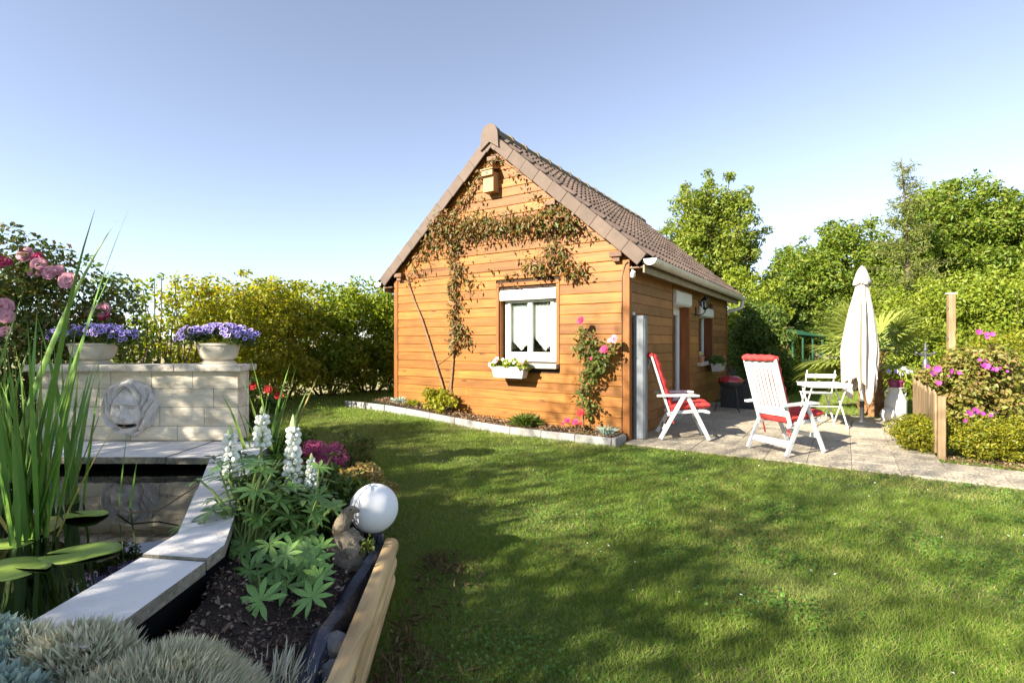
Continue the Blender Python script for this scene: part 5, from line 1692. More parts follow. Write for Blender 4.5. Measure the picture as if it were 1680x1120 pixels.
blob_rock('pitted_rock', 'pitted brown rock under the stone bird by the globe lamp', (-.845, 2.60, .215), [((0, 0, 0), .105), ((-.04, .0, -.05), .09), ((.04, 0, -.06), .08), ((0, 0, .05), .085), ((.0, 0, -.09), .08)], 'rock', seed=2, lump=.22)
def bird():
    """stone bird: body, breast, neck and head with its beak, one continuous surface"""
    root = empty('stone_bird', (-.845, 2.60, .30), 0, 'weathered stone bird perched on the rock, beak towards the globe', 'statue')
    me = bpy.data.meshes.new('body')
    chain = [((-.045, .0, .005), .030), ((-.030, 0, .045), .048), ((-.012, -.002, .085), .050), ((.006, -.004, .118), .040), ((.020, -.006, .143), .033), ((.040, -.008, .150), .026), ((.062, -.010, .146), .013), ((.076, -.011, .143), .006)]
    me.from_pydata([c for c, r in chain], [(i, i + 1) for i in range(len(chain) - 1)], [])
    o = link('body', me, root)
    sk = o.modifiers.new('skin', 'SKIN')
    for i, (c, r) in enumerate(chain): me.skin_vertices[0].data[i].radius = (r, r * .9)
    me.skin_vertices[0].data[0].use_root = True
    o.modifiers.new('sub', 'SUBSURF').render_levels = 2
    o.modifiers['sub'].levels = 2
    me.materials.append(MT['rock'])
    sk.use_smooth_shade = True
    ta = MB(); ta.put([(-.05, -.025, .03), (-.05, .025, .03), (-.085, .018, -.025), (-.085, -.018, -.025), (-.06, -.022, .015), (-.06, .022, .015), (-.092, .016, -.035), (-.092, -.016, -.035)], [(0, 1, 2, 3), (7, 6, 5, 4), (0, 4, 5, 1), (1, 5, 6, 2), (2, 6, 7, 3), (3, 7, 4, 0)])
    ta.build('tail', MT['rock'], root)
    for s in (-1, 1):
        MB().ball((.036, s * .022 - .008, .158), .005, 8, 6).build('eye', MT['black'], root)
bird()
for i, (px, py, z, pts, lab) in enumerate(((550, 1063, .19, [((0, 0, 0), .055), ((.04, 0, 0), .045), ((-.03, .01, -.02), .05)], 'smooth grey stone lying at the end of the liner sheet'), (548, 1108, .17, [((0, 0, 0), .05), ((.03, -.01, 0), .042), ((-.04, .0, -.01), .045)], 'darker grey stone closest to the silver plants'), (498, 1090, .17, [((0, 0, 0), .028), ((.02, 0, 0), .02)], 'small pale grey stone beside the two bigger stones'), (522, 1112, .17, [((0, 0, 0), .03), ((-.02, 0, 0), .024)], 'small dark pebble between the grey stones'))):
    p = GR(px, py, z)
    blob_rock('garden_stone', lab, (p.x, p.y, z), pts, 'grey_rock', 'stone', 10 + i, .10)

# lupins: palmate leaves on stalks, white flower spikes
def palmate_mesh(n, r, seed):
    rg = random.Random(seed)
    v, f = [], []
    for k in range(n):
        a = 2 * math.pi * (k + .5) / n * .93 + rg.uniform(-.08, .08)
        L_ = r * (.75 + .25 * math.cos(a * .5 - 1.5) ** 2) * rg.uniform(.88, 1.1)
        el = rg.uniform(.05, .30)
        ca, sa = math.cos(a), math.sin(a)
        b = len(v)
        segs = 5
        for i in range(segs + 1):
            t = i / segs
            w = L_ * .128 * math.sin(math.pi * min(1, t * .96 + .04) ** 1.15) + .0008
            if i == segs: w = .0008
            u = L_ * t * math.cos(el)
            z = L_ * (t * math.sin(el) - .20 * t * t)
            for s, dz in ((-1, .28), (0, 0), (1, .28)):
                v.append((ca * u - sa * s * w, sa * u + ca * s * w, z + dz * w))
        for i in range(segs):
            for q in (0, 1):
                c = b + i * 3 + q
                f.append((c, c + 3, c + 4, c + 1))
    me = bpy.data.meshes.new('palmate_leaf'); me.from_pydata(v, [], f); me.materials.append(MT['lupin_leaf']); me.shade_smooth(); me.update()
    return me
PALM = [palmate_mesh(n, 1.0, s) for n, s in ((9, 1), (8, 2), (10, 3), (7, 4))]
fl = MB(); fl.ball((0, 0, 0), 1, 8, 6, 1.0, .62, .72); fl.ball((.35, 0, .25), .72, 8, 6, .8, .5, .9)
FLORET = fl.mesh('floret', MT['white_petal'], True)

def lupin(label, base, leaves, spikes, seed):
    random.seed(seed)
    r = empty('lupin', base, 0, label, 'lupin')
    B = Vector(base)
    st = MB()
    for (px, py, D, s) in leaves:
        p = PX(px, py, D) - B
        p0 = Vector((random.uniform(-.05, .05), random.uniform(-.05, .05), -.02))
        mid = p0.lerp(p, .5) + Vector((0, 0, .10 * p.length)) - Vector((p.x, p.y, 0)) * .08
        pts = [p0, p0.lerp(mid, .55), mid, mid.lerp(p, .55) + Vector((0, 0, .01)), p]
        st.tube(pts, [.007, .006, .0055, .005, .004], 6)
        out = Vector((p.x, p.y, .0)); out = out.normalized() if out.length > .01 else Vector((1, 0, 0))
        nrm = (Vector((0, -.25, 1)) + out * random.uniform(.1, .75) + Vector((random.uniform(-.3, .3), random.uniform(-.3, .2), 0))).normalized()
        q = nrm.to_track_quat('Z', 'X').to_matrix().to_4x4()
        M = Matrix.Translation(p) @ q @ Matrix.Rotation(random.uniform(0, 6.28), 4, 'Z') @ Matrix.Scale(s, 4)
        link('leaf', random.choice(PALM), r, mw=M)
    for (px, y0, y1, D, wd) in spikes:
        a = PX(px, y1, D) - B; b = PX(px, y0, D) - B
        st.tube([Vector((random.uniform(-.03, .03), 0, -.02)), a.lerp(Vector((0, 0, 0)), .4), a, b], [.009, .008, .007, .004], 6)
        sp = empty('flower_spike', a, parent=r)
        ln = (b - a).length
        k = 0; h = 0.0
        while h < ln * .86:
            t = h / ln; rad = wd * (1 - .42 * t) * random.uniform(.85, 1.1)
            for j in range(7):
                an = j * math.pi / 3.5 + k * .5 + random.uniform(-.15, .15)
                s = .0190 * (1 - .25 * t) * random.uniform(.75, 1.2) * wd / .030
                if random.random() < .08: continue
                M = Matrix.Translation((math.cos(an) * rad, math.sin(an) * rad, h + random.uniform(-.006, .006))) @ Matrix.Rotation(an, 4, 'Z') @ Matrix.Rotation(R(-25), 4, 'Y') @ Matrix.Scale(s, 4)
                link('floret', FLORET, sp, mw=M)
            h += .028 * wd / .030; k += 1
        MB().lathe([(wd * .40, 0), (wd * .45, ln * .05), (wd * .28, ln * .13), (.002, ln * .20)], 8, (0, 0, ln * .84)).build('bud_tip', MT['green_bud'], sp, True)
    st.build('stem', MT['stem_green'], r, True)
    return r
random.seed(3)
LA = [(338, 888, 2.30, .135), (352, 818, 2.55, .12), (372, 780, 2.75, .14), (350, 838, 2.42, .13), (418, 762, 2.85, .11), (452, 798, 2.60, .14), (425, 855, 2.45, .15), (442, 893, 2.28, .115), (400, 820, 2.6, .14),
      (380, 860, 2.50, .13), (475, 850, 2.50, .14), (460, 770, 2.9, .12), (395, 745, 3.0, .10), (432, 720, 3.1, .10), (336, 870, 2.45, .10), (365, 905, 2.35, .12), (405, 900, 2.4, .12), (430, 830, 2.55, .14), (470, 820, 2.6, .13), (390, 790, 2.75, .13), (350, 750, 3.0, .11), (455, 930, 2.25, .115), (428, 985, 2.05, .120), (498, 820, 2.62, .13), (480, 900, 2.4, .13), (410, 935, 2.25, .11), (490, 780, 2.85, .12)]
random.seed(91)
LA += [(random.uniform(355, 530), random.uniform(745, 830), random.uniform(2.6, 3.05), random.uniform(.08, .12)) for _ in range(22)]
LA += [(random.gauss(425, 42), random.gauss(835, 48), random.uniform(2.4, 2.95), random.uniform(.075, .12)) for _ in range(44)]
lupin('white lupin with big palmate leaves leaning over the pond coping', (-1.27, 2.42, BZ(-1.27, 2.42)), LA, [(378, 698, 790, 2.85, .034), (430, 668, 728, 3.05, .034)], 51)
LB = [(540, 890, 2.45, .115), (508, 925, 2.35, .125), (512, 980, 2.12, .110), (530, 830, 2.7, .12), (548, 860, 2.62, .12), (515, 860, 2.6, .13), (520, 795, 2.9, .11), (545, 745, 3.2, .11), (500, 850, 2.6, .12), (535, 810, 2.8, .11), (470, 960, 2.2, .12), (555, 915, 2.45, .09), (490, 880, 2.5, .12), (525, 900, 2.45, .11)]
LB += [(random.uniform(395, 560), random.uniform(905, 985), random.uniform(2.15, 2.4), random.uniform(.07, .105)) for _ in range(14)]
LB += [(random.gauss(515, 24), random.gauss(850, 45), random.uniform(2.45, 2.9), random.uniform(.07, .11)) for _ in range(20)]
LB = [t_ for t_ in LB if t_[0] < 528 or t_[1] < 835]
lupin('white lupin with the tallest flower spike, next to the pitted rock', (-1.02, 2.55, BZ(-1.02, 2.55)), LB, [(481, 684, 800, 2.80, .038), (511, 745, 800, 2.80, .026)], 52)

# low mounds in the bed
shrub('dark_shrub', 'dark evergreen shrublet behind the lupins at the wall end', 'bush', (-1.90, 4.35, .08), (.22, .20, .24), .26, 'bush_dark', 26, 200, .030, .09, None, 61, 8)
shrub('astilbe', 'dusky pink flowering mound behind the tall lupin', 'flowers', (-1.56, 4.22, .10), (.23, .16, .16), .22, 'astilbe', 30, 240, .017, .065, None, 62, 8, stem_r=.004, part='blossoms')
shrub('heather_mound', 'dark bronze heather mound at the lawn edge of the bed', 'bush', (-1.40, 4.45, .04), (.24, .24, .24), .25, 'rose_leaf', 30, 220, .022, .08, None, 63, 8)
shrub('sedum_mound', 'rusty golden sedum carpet between the lupins and the lawn', 'ground cover', (-1.12, 3.55, .10), (.28, .48, .16), .16, 'sedum', 60, 170, .028, .075, None, 64, 8, stem_r=.004)
shrub('leafy_mound', 'green undergrowth at the foot of the lupins', 'plant', (-1.15, 2.95, .12), (.26, .36, .20), .22, 'bush_dark', 40, 150, .050, .10, None, 65, 10)
shrub('rock_fern', 'tiny reddish plant clinging to the pitted rock', 'plant', (-.765, 2.58, .235), (.05, .03, .05), .045, 'rose_leaf', 8, 14, .028, .03, None, 66, 4, stem_r=.003)
r_, C, q_ = shrub('red_roses', 'low bush with red roses beside the iris', 'rose', (-2.50, 5.15, .03), (.20, .16, .40), .55, 'bush_dark', 16, 90, .045, .08, None, 67, 8)
for p in ((-.02, -.16, .84), (.12, -.15, .80), (.20, -.10, .74)): bloom(r_, 'redrose', 'red_petal', p, (.1, -1, .4), .85, .05, 4, 7)
tuft('viola', 'small violet flower at the back of the bed', 0, 0, 60, .12, .8, 'bluegrey', 'flowers', wpos=(-1.55, 3.92, .14), seed=9)
tuft('dark_viola', 'dark purple-leaved tuft growing over the coping', 0, 0, 120, .12, 1.1, 'rose_leaf', wpos=(-1.98, 3.62, .44), seed=10)

# silver foreground plants
def silver(name, label, loc, rad, n, ln, material, seed, width=.10, upx=(0, 0, 1), tips=True):
    """cushion of fine upright shoots tipped with tiny buds"""
    rg = np.random.default_rng(seed)
    r = empty(name, loc, 0, label, 'plant')
    a = rg.uniform(0, 2 * np.pi, n); k = np.sqrt(rg.uniform(0, 1, n))
    x = np.cos(a) * k * rad[0]; y = np.sin(a) * k * rad[1]
    top = rad[2] * np.sqrt(np.clip(1 - k ** 2 * .93, 0, 1)) * (1 + .10 * np.sin(x * 14 + 1) * np.sin(y * 13)) 
    d = unit(np.stack([x / rad[0] * .55 + rg.normal(0, .42, n) + upx[0], y / rad[1] * .55 + rg.normal(0, .42, n) + upx[1], np.full(n, .85)], 1))
    L_ = ln * rg.uniform(.6, 1.35, n)
    base = np.stack([x, y, top - L_ * .5], 1)
    tip = base + d * L_[:, None]
    s = unit(np.cross(d, rg.normal(size=(n, 3)))); w = (L_ * width * .5)[:, None]
    mid = base + d * (L_ * .72)[:, None]
    V = np.stack([base - s * w * .35, base + s * w * .35, mid + s * w, tip, mid - s * w], 1).reshape(-1, 3)
    i = np.arange(n)[:, None] * 5
    Fc = np.concatenate([i + np.array([[0, 1, 2]]), i + np.array([[0, 2, 4]]), i + np.array([[4, 2, 3]])], 1).reshape(-1, 3)
    o = link('foliage', np_mesh('foliage', V, Fc, MT[material]), r)
    tag(o, kind='stuff')
    m = MB()
    m.lathe([(rad[0] * .98, -.25), (rad[0] * .97, 0)] + [(rad[0] * c, rad[2] * .82 * math.sqrt(max(0, 1 - c * c))) for c in (.9, .75, .55, .3, .02)], 24, (0, 0, 0), 1, rad[1] / rad[0])
    m.build('cushion', MT['soil'], r, True)
    return r
silver('silver_cushion', 'pale silvery cushion plant with countless fine stems in front of the pond', (-1.00, 1.37, .10), (.34, .27, .305), 17000, .080, 'silver', 71, .050, (.25, .0, 1))
silver('silver_cushion', 'straw-coloured silvery growth creeping over the coping corner', (-1.24, 1.46, .20), (.18, .11, .265), 2200, .075, 'silver', 72, .09)
silver('silver_cushion', 'straw and silver stems spilling over the end of the coping', (-1.40, 1.47, .20), (.14, .08, .265), 1500, .06, 'silver', 76, .08)
silver('blue_cushion', 'blue-grey felted leaves at the edge of the pond', (-1.55, 1.43, .21), (.24, .15, .275), 2600, .060, 'bluegrey', 73, .30)
silver('blue_cushion', 'blue-grey leaves mixed with dry stems under the straw-coloured growth', (-1.36, 1.27, .19), (.26, .14, .25), 2600, .06, 'bluegrey', 75, .24)
silver('silver_cushion', 'sparse silvery shoots spreading over the bark by the logs', (-.76, 1.60, .14), (.13, .20, .08), 300, .13, 'silver', 74, .05, (.3, 0, 1))

# ------------------------------------------------------------------ garden furniture
def cushion_mesh(ln, wd, th, tufts, name):
    """padded cushion: rounded edges, stitched across into rolls"""
    nx, ny = 40, 16
    def pt(i, j, s):
        u = i / nx; w = j / ny
        eu = min(u, 1 - u) * ln; ew = min(w, 1 - w) * wd
        e = min(1, (min(eu, ew) / .035)) ** .5
        roll = .72 + .28 * abs(math.sin(math.pi * u * tufts)) ** .6
        return (u * ln, (w - .5) * wd * (1 + .012 * math.sin(u * 40)), s * th * .5 * e * roll + .004 * math.sin(u * 23 + w * 9) * e)
    m = MB()
    for s in (1, -1):
        v = [pt(i, j, s) for i in range(nx + 1) for j in range(ny + 1)]
        f = []
        for i in range(nx):
            for j in range(ny):
                a = i * (ny + 1) + j
                q = (a, a + ny + 1, a + ny + 2, a + 1)
                f.append(q if s > 0 else q[::-1])
        m.put(v, f)
    return m.mesh(name, MT['red_cloth'], True, 70)

def frame_to(a, b, up):
    """matrix with x along a-b and z towards up"""
    a, b, up = Vector(a), Vector(b), Vector(up)
    x = (b - a).normalized(); y = up.cross(x).normalized(); z = x.cross(y)
    return Matrix(((x.x, y.x, z.x, a.x), (x.y, y.y, z.y, a.y), (x.z, y.z, z.z, a.z), (0, 0, 0, 1)))

def lounge_chair(loc, rz, label):
    r = empty('garden_chair', loc, rz, label, 'chair', 'white folding chairs on the patio')
    m_ = MT['white_pl']
    WD = .255
    for s in (-1, 1):
        y = s * WD
        MB().bar((-.30, y + s * .018, .012), (.005, y + s * .018, .595), .026, .055, (1, 0, .5), .006).build('leg', m_, r)
        MB().bar((.31, y - s * .016, .012), (.03, y - s * .016, .595), .026, .052, (1, 0, -.5), .006).build('leg', m_, r)
        a = MB()
        pr = [(-.34, .585), (-.20, .592), (.0, .600), (.12, .602), (.185, .592), (.185, .572), (.12, .570), (-.02, .568), (-.34, .560)]
        a.prism(pr, y - .029, y + .029)
        a.build('armrest', m_, r)
    A, B = Vector((-.175, 0, .335)), Vector((-.405, 0, 1.085))
    d = (B - A).normalized(); up = Vector((d.z, 0, -d.x))
    bf = MB()
    for s in (-1, 1):
        bf.bar(A + Vector((0, s * .215, 0)), B + Vector((0, s * .215, 0)), .042, .028, up, .006)
    bf.bar(B + Vector((0, -.195, 0)) - d * .055, B + Vector((0, .195, 0)) - d * .055, .030, .026, up, .005) if False else None
    for t0, t1 in ((.845, .985), (.13, .26)):
        p0, p1 = A.lerp(B, t0), A.lerp(B, t1)
        bf.bar(p0, p1, .392, .020, up, .005)
    bf.build('back_frame', m_, r)
    for k in range(7):
        y = -.162 + k * .054
        p0, p1 = A.lerp(B, .255), A.lerp(B, .55); p2 = A.lerp(B, .85)
        sl = MB()
        sl.bar(p0 + Vector((0, y, 0)), p1 + Vector((0, y, 0)) - up * .006, .039, .012, up, .003)
        sl.bar(p1 + Vector((0, y, 0)) - up * .006, p2 + Vector((0, y, 0)), .039, .012, up, .003)
        sl.build('back_slat', m_, r)
    st = MB()
    for s in (-1, 1):
        pr = [(-.215, .345), (-.10, .375), (.10, .392), (.24, .402), (.31, .385), (.325, .36), (.30, .350), (.22, .368), (.10, .355), (-.10, .335), (-.20, .305)]
        st.prism(pr, s * .205 - .016, s * .205 + .016)
    st.build('seat_rail', m_, r)
    for k in range(7):
        x = -.14 + k * .066
        z = .372 + .05 * (x + .14) * .9
        MB().bar((x, -.19, z), (x, .19, z), .050, .012, (0, 0, 1), .003).build('seat_slat', m_, r)
    fr_ = MB(); fr_.bar((-.232, -WD, .135), (-.232, WD, .135), .022, .075, (.45, 0, 1), .005); fr_.build('stretcher', m_, r)
    fr_ = MB(); fr_.bar((.21, -WD + .02, .205), (.21, WD - .02, .205), .020, .055, (-.4, 0, 1), .005); fr_.build('stretcher', m_, r)
    # cushion: one padded length over back and seat, with a head roll hung over the top
    cs = cushion_mesh(.80, .44, .075, 7, 'back_cushion'); M = frame_to(A + up * .045 - d * .0, B + up * .045, up)
    link('back_cushion', cs, r, mw=M)
    cs = cushion_mesh(.52, .46, .080, 4, 'seat_cushion'); M = frame_to((-.185, 0, .415), (.33, 0, .462), (0, 0, 1))
    link('seat_cushion', cs, r, mw=M)
    hr = MB(); q = []
    nseg = 22
    v, f = [], []
    for j in range(nseg + 1):
        y = -.232 + .464 * j / nseg
        e = min(1, min(j, nseg - j) / 2.2 + .35)
        for k in range(12):
            a = 2 * math.pi * k / 12
            rr = (.034 + .004 * math.sin(j * 1.3 + k)) * e
            c = B + d * .012 - up * .008
            p = c + up * math.cos(a) * rr * 1.35 + d * math.sin(a) * rr
            v.append((p.x, y + .003 * math.sin(j * 2), p.z))
    for j in range(nseg):
        for k in range(12):
            f.append((j * 12 + k, j * 12 + (k + 1) % 12, (j + 1) * 12 + (k + 1) % 12, (j + 1) * 12 + k))
    f += [tuple(range(12)), tuple(nseg * 12 + k for k in range(11, -1, -1))]
    hr.put(v, f); hr.build('head_roll', MT['red_cloth'], r, True, angle=80)
    tb = MB()
    for s in (-1, 1):
        tb.bar((-.17, s * .17, .33), (-.12, s * .18, .20), .014, .003, (0, 1, 0)); tb.bar((-.17, s * .17, .33), (-.15, s * .165, .21), .014, .003, (0, 1, 0))
    tb.build('cushion_ties', MT['red_cloth'], r)
    return r
PZ = 0.022
lounge_chair((2.275, 6.86, PZ), math.atan2(-.2, .98), 'white resin folding chair with red cushion standing beside the house wall')
lounge_chair((3.20, 5.98, PZ), R(20), 'white resin folding chair with red cushion, its slatted back to the lawn')

bt = empty('bistro_table', (4.70, 7.72, PZ), HOUSE_RZ + R(25), 'small white metal folding table on the patio behind the chairs', 'table')
t = MB()
for k in range(7): t.box(-.29, .29, -.25 + k * .0725, -.25 + k * .0725 + .064, .640, .655, .003)
t.build('table_top', MT['white_pl'], bt)
t = MB(); t.box(-.28, .28, -.25, -.225, .60, .639, .003); t.box(-.28, .28, .225, .25, .60, .639, .003); t.box(-.28, -.255, -.224, .224, .60, .638, .003); t.box(.255, .28, -.224, .224, .60, .638, .003); t.build('apron', MT['white_pl'], bt)
for sx in (-1, 1):
    for a in (-1, 1):
        MB().tube([(sx * .235 + .01 * a, a * .20, .60), (sx * .235 + .01 * a, -a * .20, .0)], .011, 8).build('leg', MT['white_pl'], bt, True)
MB().tube([(-.235, 0, .30), (.235, 0, .30)], .007, 6).build('cross_bar', MT['white_pl'], bt)
bc = empty('bistro_chair', (4.95, 8.32, PZ), HOUSE_RZ + R(200), 'white metal folding chair tucked behind the small table', 'chair')
for s in (-1, 1):
    MB().tube([(s * .20, -.22, 0), (s * .20, .05, .44), (s * .20, .20, .82)], .011, 8).build('leg', MT['white_pl'], bc, True)
    MB().tube([(s * .18, .22, 0), (s * .18, -.18, .44)], .011, 8).build('leg', MT['white_pl'], bc, True)
for z0 in (.60, .73): MB().bar((-.22, .13 + (z0 - .6) * .42, z0), (.22, .13 + (z0 - .6) * .42, z0), .012, .065, (0, .35, 1), .003).build('back_slat', MT['white_pl'], bc)
t = MB()
for k in range(5): t.box(-.20, .20, -.20 + k * .078, -.20 + k * .078 + .066, .44, .452, .002)
t.build('seat', MT['white_pl'], bc)

def parasol():
    r = empty('parasol', (5.36, 7.84, PZ), 0, 'closed cream parasol on a dark base plate beside the palm', 'parasol')
    MB().lathe([(.285, 0), (.285, .018), (.26, .034), (.06, .052), (.045, .075)], 8).build('base_plate', MT['charcoal'], r, rot=(0, 0, .3))
    MB().lathe([(.030, .06), (.030, .33), (.034, .335), (.034, .36), (.02, .365)], 14).build('base_sleeve', MT['charcoal'], r, True)
    MB().tube([(0, 0, .34), (0, 0, 2.36)], .0195, 12).build('pole', MT['white_pl'], r, True)
    n, m = 128, 26
    v, f = [], []
    random.seed(8)
    drop = [random.uniform(-.05, .12) for _ in range(9)]; drop[8] = drop[0]
    ph = [random.uniform(-.2, .2) for _ in range(8)]
    for i in range(m + 1):
        t = i / m
        for k in range(n):
            a = 2 * math.pi * k / n
            c = a / (2 * math.pi) * 8; j = int(c) % 8; u = c - int(c)
            corner = abs(math.cos(4 * a))                        # 1 at rib lines
            hang = drop[j] * (1 - u) + drop[(j + 1) % 8] * u
            ztop, zbot = 2.33, .70 - hang * 1.3 - .22 * corner ** 3
            z = ztop + (zbot - ztop) * t
            R0 = .068 + .188 * min(1, t / .70) ** .95 - (.04 * max(0, t - .62) / .38)
            tw = .25 * math.sin(t * 2.2) + .25 * t * math.sin(3 * a)
            rr = R0 * (.76 + .24 * math.cos(8 * (a + tw) + 1.2 * math.sin(a * 3)) * min(1, t * 3) + .05 * math.sin(16 * a + t * 5) * t)
            rr *= (1.0 + .16 * math.cos(a - 2.6) * t)
            v.append((math.cos(a) * rr, math.sin(a) * rr, z))
    for i in range(m):
        for k in range(n):
            f.append((i * n + k, (i + 1) * n + k, (i + 1) * n + (k + 1) % n, i * n + (k + 1) % n))
    b = MB(); b.put(v, f)
    o = b.build('canopy', MT['canvas'], r, True, angle=80)
    s = o.modifiers.new('thick', 'SOLIDIFY'); s.thickness = .004
    v, f = [], []
    for i in range(8):
        t = i / 7
        for k in range(64):
            a = 2 * math.pi * k / 64
            rr = (.030 + .088 * t ** .7) * (1 + .10 * math.cos(4 * a + 1) * t)
            v.append((math.cos(a) * rr, math.sin(a) * rr, 2.41 - .19 * t - .05 * t * t - .035 * t * abs(math.cos(2 * a))))
    for i in range(7):
        for k in range(64):
            f.append((i * 64 + k, (i + 1) * 64 + k, (i + 1) * 64 + (k + 1) % 64, i * 64 + (k + 1) % 64))
    b = MB(); b.put(v, f); c = b.build('vent_cap', MT['canvas'], r, True, angle=80)
    c.modifiers.new('thick', 'SOLIDIFY').thickness = .004
    MB().lathe([(.022, 2.385), (.024, 2.41), (.016, 2.43), (.004, 2.44)], 12).build('finial', MT['pvc'], r, True)
    for a in (2.7, 4.9, .4, 3.7):
        MB().bar((math.cos(a) * .06, math.sin(a) * .06, 2.1), (math.cos(a) * .26, math.sin(a) * .26, .72), .012, .008).build('rib', MT['white_pl'], r)
parasol()

# barbecue and storage box by the house
bq = empty('barbecue', (4.02, 9.42, PZ), 0, 'small red kettle barbecue on thin dark legs by the house', 'barbecue')
MB().lathe([(.02, .42), (.12, .435), (.19, .48), (.215, .53), (.215, .545)], 28).build('bowl', MT['charcoal'], bq, True)
MB().lathe([(.222, .545), (.222, .56), (.205, .60), (.15, .64), (.07, .655), (.002, .66)], 28).build('lid', MT['bbq_red'], bq, True)
MB().tube([(-.05, 0, .655), (-.04, 0, .69), (.04, 0, .69), (.05, 0, .655)], .008, 8).build('handle', MT['black'], bq, True)
for k in range(3):
    a = R(-80 + 120 * k)
    MB().tube([(math.cos(a) * .15, math.sin(a) * .15, .46), (math.cos(a) * .27, math.sin(a) * .27, 0)], .011, 8).build('leg', MT['charcoal'], bq, True)
sb_ = empty('storage_box', (4.42, 9.98, PZ), HOUSE_RZ, 'charcoal plastic storage box standing behind the barbecue', 'box')
MB().box(-.30, .30, -.20, .20, 0.0, .50, .012).build('body', MT['charcoal'], sb_)
MB().box(-.315, .315, -.215, .215, .50, .545, .012).build('lid', MT['charcoal'], sb_)
for k in range(5): MB().box(-.24 + k * .11, -.20 + k * .11, -.208, -.20, .06, .44, .003).build('rib', MT['charcoal'], sb_)

# milk churn with potted flowers
ch = empty('milk_churn', (6.22, 8.30, PZ - .01), 0, 'white painted milk churn holding a purple flower pot', 'churn')
MB().lathe([(.135, 0), (.145, .01), (.150, .05), (.150, .30), (.148, .315), (.152, .32), (.148, .33), (.125, .40), (.095, .455), (.090, .50), (.095, .52), (.118, .545), (.112, .55), (.09, .53)], 32).build('body', MT['churn'], ch, True)
for s in (-1, 1):
    MB().tube([(s * .095, 0, .50), (s * .15, 0, .51), (s * .17, 0, .46), (s * .14, 0, .395)], .010, 8).build('handle', MT['churn'], ch, True)
ld = empty('churn_lid', (5.99, 8.22, PZ - .005), 0, 'domed churn lid leaning against the white milk churn', 'lid')
MB().lathe([(.115, 0), (.118, .012), (.095, .03), (.088, .06), (.06, .085), (.002, .092)], 24).build('dome', MT['churn'], ld, True, rot=(R(8), R(-68), 0), loc=(.04, 0, .12))
pp = empty('purple_pot', (6.22, 8.30, PZ + .525), 0, 'purple plastic pot with pale pansies on top of the churn', 'pot')
MB().lathe([(.085, 0), (.105, .10), (.12, .105), (.12, .135), (.108, .135), (.10, .10)], 24).build('bowl', MT['purple_pot'], pp, True)
MB().lathe([(.10, .105), (.001, .11)], 16).build('potting_soil', MT['soil'], pp)
rg = np.random.default_rng(4)
C = ellipsoid_centres(16, (0, 0, .19), (.14, .12, .10), rg)
P, d = clump_points(C, np.full(16, .05), 26, rg)
V, Fc = leaves_np(P, .035, .6, d + np.array([0, 0, .4]), .2, .7)
link('foliage', np_mesh('foliage', V, Fc, MT['hedge_gold']), pp)
st = MB(); [st.tube([(0, 0, .09), tuple(c)], .003, 4) for c in C]; st.build('stem', MT['stem_green'], pp)
random.seed(2)
for x, y, z in ((-.19, -.10, .27), (-.10, -.14, .28), (-.02, -.13, .24), (.10, -.12, .27), (.16, -.1, .26), (.05, -.1, .32)):
    bloom(pp, 'pansy', 'lilac', (x, y, z), (-.1, -1, .3), 1.0, .036, 2, 5)

# ------------------------------------------------------------------ picket fence, pergola post, ornament
fe = empty('picket_fence', HL(3.25, .95), HOUSE_RZ + R(90), 'low weathered picket fence along the patio edge beside the golden hedge', 'fence')
NP = 21
for k in range(NP):
    x = k * .104
    h = .72 + .02 * math.sin(k * 1.7) + random.uniform(-.012, .012)
    p = [(0, 0.06), (.088, .06), (.088, h - .03), (.044, h + .012), (0, h - .03)]
    MB().prism([(a, b) for a, b in p], -.009, .009).build('picket', MT['grey_wood'], fe, loc=(x, .03, 0), rot=(0, random.uniform(-.012, .012), 0))
for z in (.20, .55): MB().box(-.02, NP * .104, -.016, .019, z, z + .06, .003).build('rail', MT['grey_wood'], fe)
for x in (-.05, NP * .104): MB().box(x - .035, x + .035, -.05, .02, 0, .78 if x > 0 else .70, .006).build('post', MT['grey_wood'], fe)

pg = empty('pergola_post', (6.52, 7.60, 0), R(-20), 'tall square pale wooden post with a white cap among the flowers', 'post')
MB().box(-.043, .043, -.043, .043, 0, 2.0, .006).build('shaft', MT['grey_wood'], pg)
MB().box(-.056, .056, -.056, .056, 2.0, 2.02, .004).build('cap', MT['pvc'], pg)
for z in (1.35, .95, 1.8): MB().tube([(-.06, -.06, z), (-.10, -.075, z + .01), (-.08, -.09, z + .03)], .006, 6).build('hook', MT['iron'], pg)

orn = empty('garden_ornament', (5.96, 7.38, 0), 0, 'blue-grey iron ornament with a finial on a pole behind the picket fence', 'ornament')
MB().tube([(0, 0, 0), (0, 0, 1.22)], .016, 8).build('pole', MT['iron'], orn)
MB().lathe([(.03, .70), (.036, .72), (.036, 1.02), (.022, 1.05)], 12).build('tube_feeder', MT['iron'], orn, True)
t = MB(); t.tube([(-.13, 0, 1.13), (-.07, 0, 1.10), (0, 0, 1.10), (.07, 0, 1.10), (.13, 0, 1.13)], .013, 8); t.tube([(0, -.10, 1.12), (0, .10, 1.12)], .010, 8); t.ball((-.13, 0, 1.135), .022, 10, 8); t.ball((.13, 0, 1.135), .022, 10, 8); t.build('arms', MT['iron'], orn, True)
MB().lathe([(.02, 1.16), (.028, 1.18), (.012, 1.21), (.016, 1.24), (.003, 1.30)], 10).build('finial', MT['iron'], orn, True)
dw_ = MB(); dw_.tube([(0, 0, -.05), (.03, 0, .25), (-.04, .02, .5), (-.12, 0, .78), (-.16, 0, .95)], [.09, .075, .065, .045, .015], 9); dw_.tube([(-.04, .02, .5), (.08, 0, .70), (.16, 0, .80)], [.05, .03, .012], 7)
